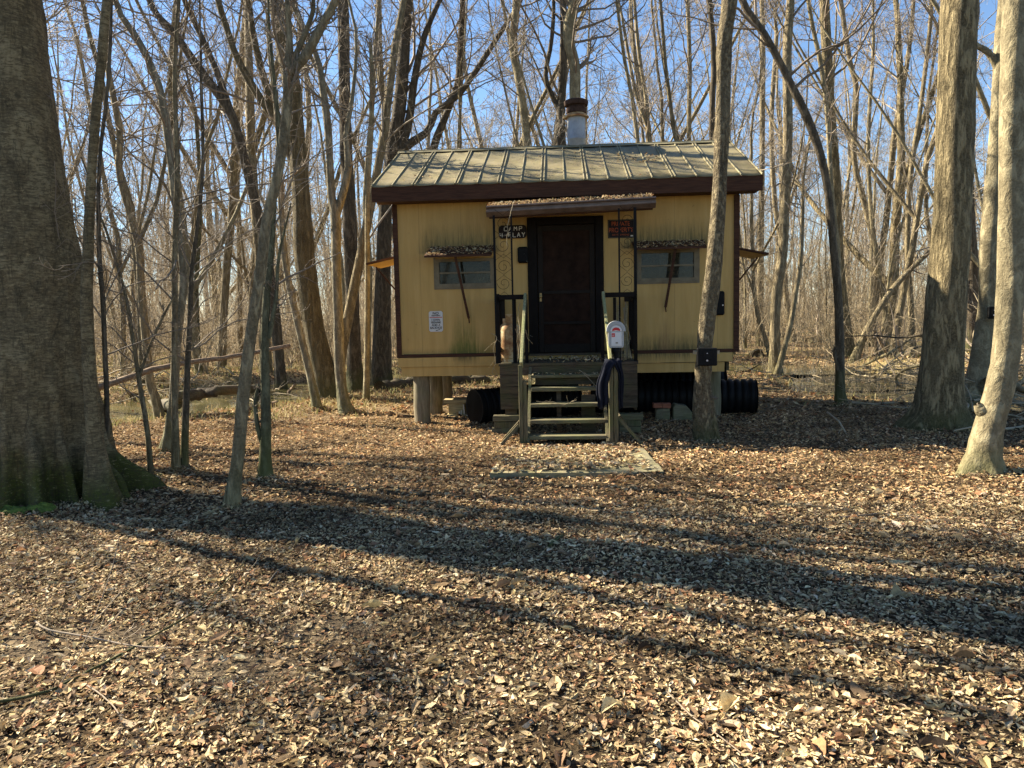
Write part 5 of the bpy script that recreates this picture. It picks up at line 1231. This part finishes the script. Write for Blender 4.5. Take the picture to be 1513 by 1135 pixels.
# leaning sticks
for k in range(11):
    x = 3.12 + .022 * k + random.uniform(-.01, .01); xt = x + random.uniform(-.03, .14) * (1 if k < 7 else -.6); xt = min(xt, 3.33)
    L = random.uniform(.6, .88); o_ = (x, -.42, .952); r = random.uniform(.006, .013)
    m = MB().tube([(x, -.45 + .02 * (k % 3), .952), ((x + xt) / 2 + random.uniform(-.01, .01), -.25, .952 + L * .5), (xt, -.05, .952 + L)], [r, r * .9, r * .7], 7)
    single(m, 'stick', M['twig_tan'] if k % 3 else M['tan_wood'], 'thin stick leaning on the wall behind the parking meter', 'stick', o_, 'sticks leaning on the wall behind the parking meter', smooth=True)
# cameras on trees
def facing(px, py, Y, name, label, cat, w, h, d, lens=True):
    c_ = at(px, py, Y); o = bpy.data.objects.new(name, None); COL.objects.link(o); o.location = c_; o.rotation_euler.z = -math.atan2(c_.x, c_.y) * .6; tag(o, label, cat)
    MB().box(-w / 2, w / 2, -d, 0, -h / 2, h / 2).build('case', M['black_iron'], o, bevel=.012)
    if lens:
        m = MB().box(-w * .2, w * .2, -d - .008, -d - .0005, -h * .12, h * .34); m.build('sensor_hood', M['black_plastic'], o, bevel=.005)
        m = MB()
        for z, r in ((h * .20, .009), (-h * .18, .012)): m.lathe([(.0, -.004), (r, 0), (0, .004)], (0, 0, 0), 10)
        m = MB(); m.tube([(0, -d - .009, -h * .2), (0, -d - .001, -h * .2)], .012, 12).tube([(0, -d - .011, h * .2), (0, -d - .009, h * .2)], .007, 10)
        m.build('lens', M['lens'], o)
    return o
tc = facing(1044, 527, 9.2, 'trail_camera', 'black trail camera strapped to the rough barked tree before the cabin', 'camera', .235, .215, .07)
c_ = at(1040, 530, 9.38) - at(1044, 527, 9.2); mb = MB(); vs = []; n = 24
for k in range(n):
    a = 2 * math.pi * k / n
    for r, z in ((.152, -.02), (.152, .02), (.158, .02), (.158, -.02)): vs.append((c_.x + r * math.cos(a), .17 + r * math.sin(a), .045 + z))
mb.add(vs, [(4 * k + j, 4 * k + (j + 1) % 4, 4 * ((k + 1) % n) + (j + 1) % 4, 4 * ((k + 1) % n) + j) for k in range(n) for j in range(4)]); mb.build('strap', M['twig_tan'], tc)
facing(1467, 462, 11.42, 'trail_camera', 'small dark box fixed to the shaded side of the smooth pale trunk', 'camera', .15, .18, .07)
# drain pipes
def pipe(a, b, r, label, loc):
    a = Vector(a); b = Vector(b); L = (b - a).length; n = int(L / .018); pts = []; rs = []
    for k in range(n + 1):
        t = k / n; pts.append(a.lerp(b, t)); ph = (t * L / .105) % 1.; rs.append(r * (1 if ph < .55 else .90 if .65 < ph < .9 else .95))
    pts2 = pts[::-1]; m = MB(); m.tube(pts + pts2, rs + [q * .94 for q in rs[::-1]], 30, cap=False)
    N = len(pts) * 2; m.f += [((N - 1) * 30 + k, (N - 1) * 30 + (k + 1) % 30, (k + 1) % 30, k) for k in range(30)]
    return single(m, 'drain_pipe', M['black_plastic'], label, 'drain pipe', loc, 'corrugated pipes under the cabin', smooth=True)
pipe((1.07, .12, .235), (2.55, 1.15, .25), .27, 'black corrugated pipe with its open end beside the pale crate left of the steps', (1.8, .6, 0))
pipe((2.85, 1.05, .27), (5.36, .80, .27), .265, 'long black corrugated pipe sticking out past the right pier', (4.1, .9, 0))
pipe((3.0, 1.95, .36), (5.10, 1.75, .36), .28, 'black corrugated pipe lying behind the long one under the right end', (4., 1.85, 0))
# pale crate
o_ = (.78, 1.0, 0); cr = thing('wooden_crate', 'broken pale wooden crate under the left end of the cabin', 'crate', o_)
MB().box(.50, 1.15, .85, 1.25, .215, .275, .006).box(.54, 1.15, .86, 1.24, .0, .035, .006).build('board', M['tan_wood'], cr, off=o_)
MB().box(.57, .82, .90, 1.2, .036, .213).box(.88, 1.10, .92, 1.2, .036, .213).build('block', M['tan_wood'], cr, off=o_)
MB().bar((.83, .84, .04), (.82, .84, .20), .03, .02).bar((.78, .84, .04), (.785, .84, .11), .025, .02).bar((.75, .845, .04), (.75, .845, .09), .02, .02).bar((.86, .80, .04), (1.02, .7, -.03), .012, .012).build('slat', M['cream'], cr, off=o_)
# blocks
o_ = (3.84, .15, 0); single(MB().box(3.74, 3.95, .06, .28, -.02, .19, .012), 'stone_block', M['block'], 'mossy block carrying the red bricks under the right end of the cabin', 'block', o_, bevel=.015)
for k, x in enumerate((3.70, 3.83)):
    o_ = (x + .06, .12, .2); single(MB().box(x, x + .125, .05, .16, .195, .265, .004), 'brick', M['brick'], ['left red brick lying on the mossy block under the cabin', 'right red brick lying on the mossy block under the cabin'][k], 'brick', o_, bevel=.005)
o_ = (4.12, .2, 0); m = MB().prism([(3.99, -.02), (4.27, -.02), (4.27, .12), (4.19, .22), (4.02, .245), (3.99, .2)], .08, .32); single(m, 'stone_block', M['block'], 'larger mossy block with a sloping top left of the camera tree', 'block', o_, bevel=.01)
# slab
m = MB(); cs = [(-.24, 7.50), (1.47, 7.42), (1.50, 8.74), (-.06, 8.88)]; o = thing('stone_slab', 'mossy stone slab half buried in leaves before the steps', 'slab', (.65, 8.1, 0), rz=0, world=True)
N = 24; vs = []
for j in range(N + 1):
    for i in range(N + 1):
        u, w = i / N, j / N; x = (cs[0][0] * (1 - u) + cs[1][0] * u) * (1 - w) + (cs[3][0] * (1 - u) + cs[2][0] * u) * w; y = (cs[0][1] * (1 - u) + cs[1][1] * u) * (1 - w) + (cs[3][1] * (1 - u) + cs[2][1] * u) * w
        e = .02 * mnoise.noise(Vector((x * 5, y * 5, 0))); ed = (i in (0, N)) or (j in (0, N))
        vs.append((x + (e if ed else 0), y + (e if ed else 0), .045 + .008 * mnoise.noise(Vector((x * 3, y * 3, 4))) - (.008 if ed else 0)))
m.add([(a - .65, b - 8.1, c) for a, b, c in vs], [(j * (N + 1) + i, j * (N + 1) + i + 1, (j + 1) * (N + 1) + i + 1, (j + 1) * (N + 1) + i) for j in range(N) for i in range(N)])
so = m.build('slab', M['stone'], o); md = so.modifiers.new('t', 'SOLIDIFY'); md.thickness = .075; md.offset = -1

# ---------------------------------------------------------------- leaves gathered on things
def pile(label, n, x0, x1, y0, y1, zf, s0, s1, tilt=.5, th=.03, keep=None, world=False):
    x = RG.uniform(x0, x1, n); y = RG.uniform(y0, y1, n)
    if keep is not None: k = keep(x, y); x, y = x[k], y[k]
    z = zf(x, y) + RG.uniform(.003, th, len(x)); P = np.stack([x, y, z], 1)
    if not world: P = P @ np.array(CX.to_3x3()).T + np.array(CO)
    v, T, Q, c = leaves(P, RG.uniform(s0, s1, len(x)), tilt)
    return build_leaves('leaf_pile', [(v, T, Q, c)], label)
pile('thick layer of dead leaves heaped on the porch canopy', 2600, X0 + .02, X1 - .02, YF - .02, -.02, lambda x, y: 3.045 + .026 * (x - 1.4) + (y - YF) * .147, .02, .055, .6, .055)
pile('dead leaves lying on the propped shutter over the left window', 420, .49, 1.42, -.36, -.02, lambda x, y: 2.452 + (y + .36) * .41, .02, .055, .5, .02)
pile('dead leaves lying on the propped shutter over the right window', 420, 3.42, 4.40, -.30, -.02, lambda x, y: 2.485 + (y + .3) * .38, .02, .055, .5, .022)
pile('patch of dead leaves caught on the metal roof', 330, 3.0, 4.4, .2, 1.2, lambda x, y: EZ + (y - EY) * SL + .002, .03, .07, .4, .03, keep=lambda x, y: ((x - 3.62) / .42) ** 2 + ((y - .72) / .28) ** 2 < RG.uniform(0, 1.3, len(x)))
pile('scattered dead leaves and debris over the left of the metal roof', 230, 0, 5, -.3, 1.5, lambda x, y: EZ + (y - EY) * SL + .002, .02, .06, .4, .02, keep=lambda x, y: (np.sin(x * 4) * np.sin(y * 6 + x) > .35) | (RG.uniform(0, 1, len(x)) < .15))
pile('dead leaves on the porch deck at the door', 420, 1.9, 3.3, -.93, -.05, lambda x, y: .95 + 0 * x, .03, .075, .6, .04, keep=lambda x, y: RG.uniform(0, 1, len(x)) < .35 + .5 * (x > 2.5))
pile('dead leaves covering most of the mossy slab', 2300, -.2, 1.45, 7.45, 8.85, lambda x, y: .06 + 0 * x, .035, .085, .4, .03, keep=lambda x, y: (x < 1.30 + .07 * np.sin(y * 6)) & (y > 7.48 + .05 * np.sin(x * 7) + np.clip((x - .5), 0, 1) * .22) | (RG.uniform(0, 1, len(x)) < .12), world=True)
pile('few dead leaves lying on the treads', 60, 1.98, 2.88, -1.12, -.90, lambda x, y: .80 + 0 * x, .03, .06, .4, .02)

# dead vines and twigs hanging on the porch
def twig(label, pts, r, seed, k=3):
    A = np.array(pts, float); C = catmull(A, 16); rng = np.random.default_rng(seed); C += rng.normal(0, .004, C.shape)
    base = C[0].copy(); P = C[None] - base; Rr = (np.linspace(r, r * .5, 16))[None]; q = [tubes(P, Rr, 5)]
    a, b = kids(P, Rr, k, .2, .95, .35, 45, 5, .2, -.02, .7, .0016, rng); q.append(tubes(a, b, 4)); v, f = join(q)
    o = raw_mesh('dead_twig', v, [f], M['twig_tan'], loc=CX @ Vector(base), rz=CTH); tag(o, label, 'twig')
twig('pale dead twig hanging down from the canopy over the camp sign', [(1.79, -.89, 3.10), (1.74, -.90, 2.96), (1.70, -.90, 2.80), (1.68, -.89, 2.66), (1.67, -.88, 2.52)], .005, 1)
twig('pale dead vine hanging beside the left porch posts', [(1.44, -.97, 1.36), (1.52, -.96, 1.30), (1.47, -.98, 1.15), (1.50, -.97, .98), (1.45, -1.0, .84), (1.56, -1.0, .66)], .004, 2, 6)
twig('pale dead vine running along the left handrail', [(1.83, -.95, 1.75), (1.82, -1.2, 1.55), (1.86, -1.5, 1.3), (1.84, -1.8, 1.05)], .003, 3, 4)
twig('dead twig lying across the middle treads', [(2.05, -1.56, .50), (2.25, -1.5, .49), (2.40, -1.54, .46), (2.55, -1.58, .52)], .0035, 4, 5)
twig('thin dead twig hanging at the right end of the upper treads', [(2.60, -1.12, .86), (2.68, -1.2, .80), (2.76, -1.33, .72), (2.80, -1.34, .68)], .003, 5, 4)
twig('thin white cord looping at the right of the parking meter', [(3.14, -1.0, 1.55), (3.22, -1.0, 1.45), (3.28, -1.0, 1.25), (3.22, -1.0, 1.15), (3.14, -1.0, 1.16)], .003, 6, 2)

# ---------------------------------------------------------------- light
SUN_E, SUN_D = R_(36), R_(25.5)
S = Vector((-math.cos(SUN_D) * math.cos(SUN_E), math.sin(SUN_D) * math.cos(SUN_E), math.sin(SUN_E)))
sl = bpy.data.lights.new('sun', 'SUN'); sl.energy = 5.0; sl.angle = R_(.5); sl.color = (1, .89, .70)
so_ = bpy.data.objects.new('sun', sl); COL.objects.link(so_); so_.rotation_euler = (-S).to_track_quat('-Z', 'Y').to_euler()
w = bpy.data.worlds.new('World'); scn.world = w; w.use_nodes = True
nt = w.node_tree; bg = nt.nodes['Background']; sky = nt.nodes.new('ShaderNodeTexSky')
sky.sky_type = 'NISHITA'; sky.sun_disc = False; sky.sun_elevation = SUN_E; sky.sun_rotation = math.atan2(S.x, S.y); sky.dust_density = .0; sky.ozone_density = 4.5; sky.air_density = 1.
nt.links.new(sky.outputs[0], bg.inputs[0]); bg.inputs[1].default_value = .052
scn.view_settings.view_transform = 'Standard'; scn.view_settings.look = 'None'; scn.view_settings.exposure = 2.0; scn.view_settings.gamma = 1
scn.render.engine = 'CYCLES'
cy = scn.cycles; cy.use_denoising = True; cy.denoiser = 'OPENIMAGEDENOISE'; cy.denoising_input_passes = 'RGB_ALBEDO_NORMAL'; cy.denoising_prefilter = 'NONE'; cy.max_bounces = 5; cy.diffuse_bounces = 2; cy.glossy_bounces = 2; cy.transmission_bounces = 4; cy.transparent_max_bounces = 4
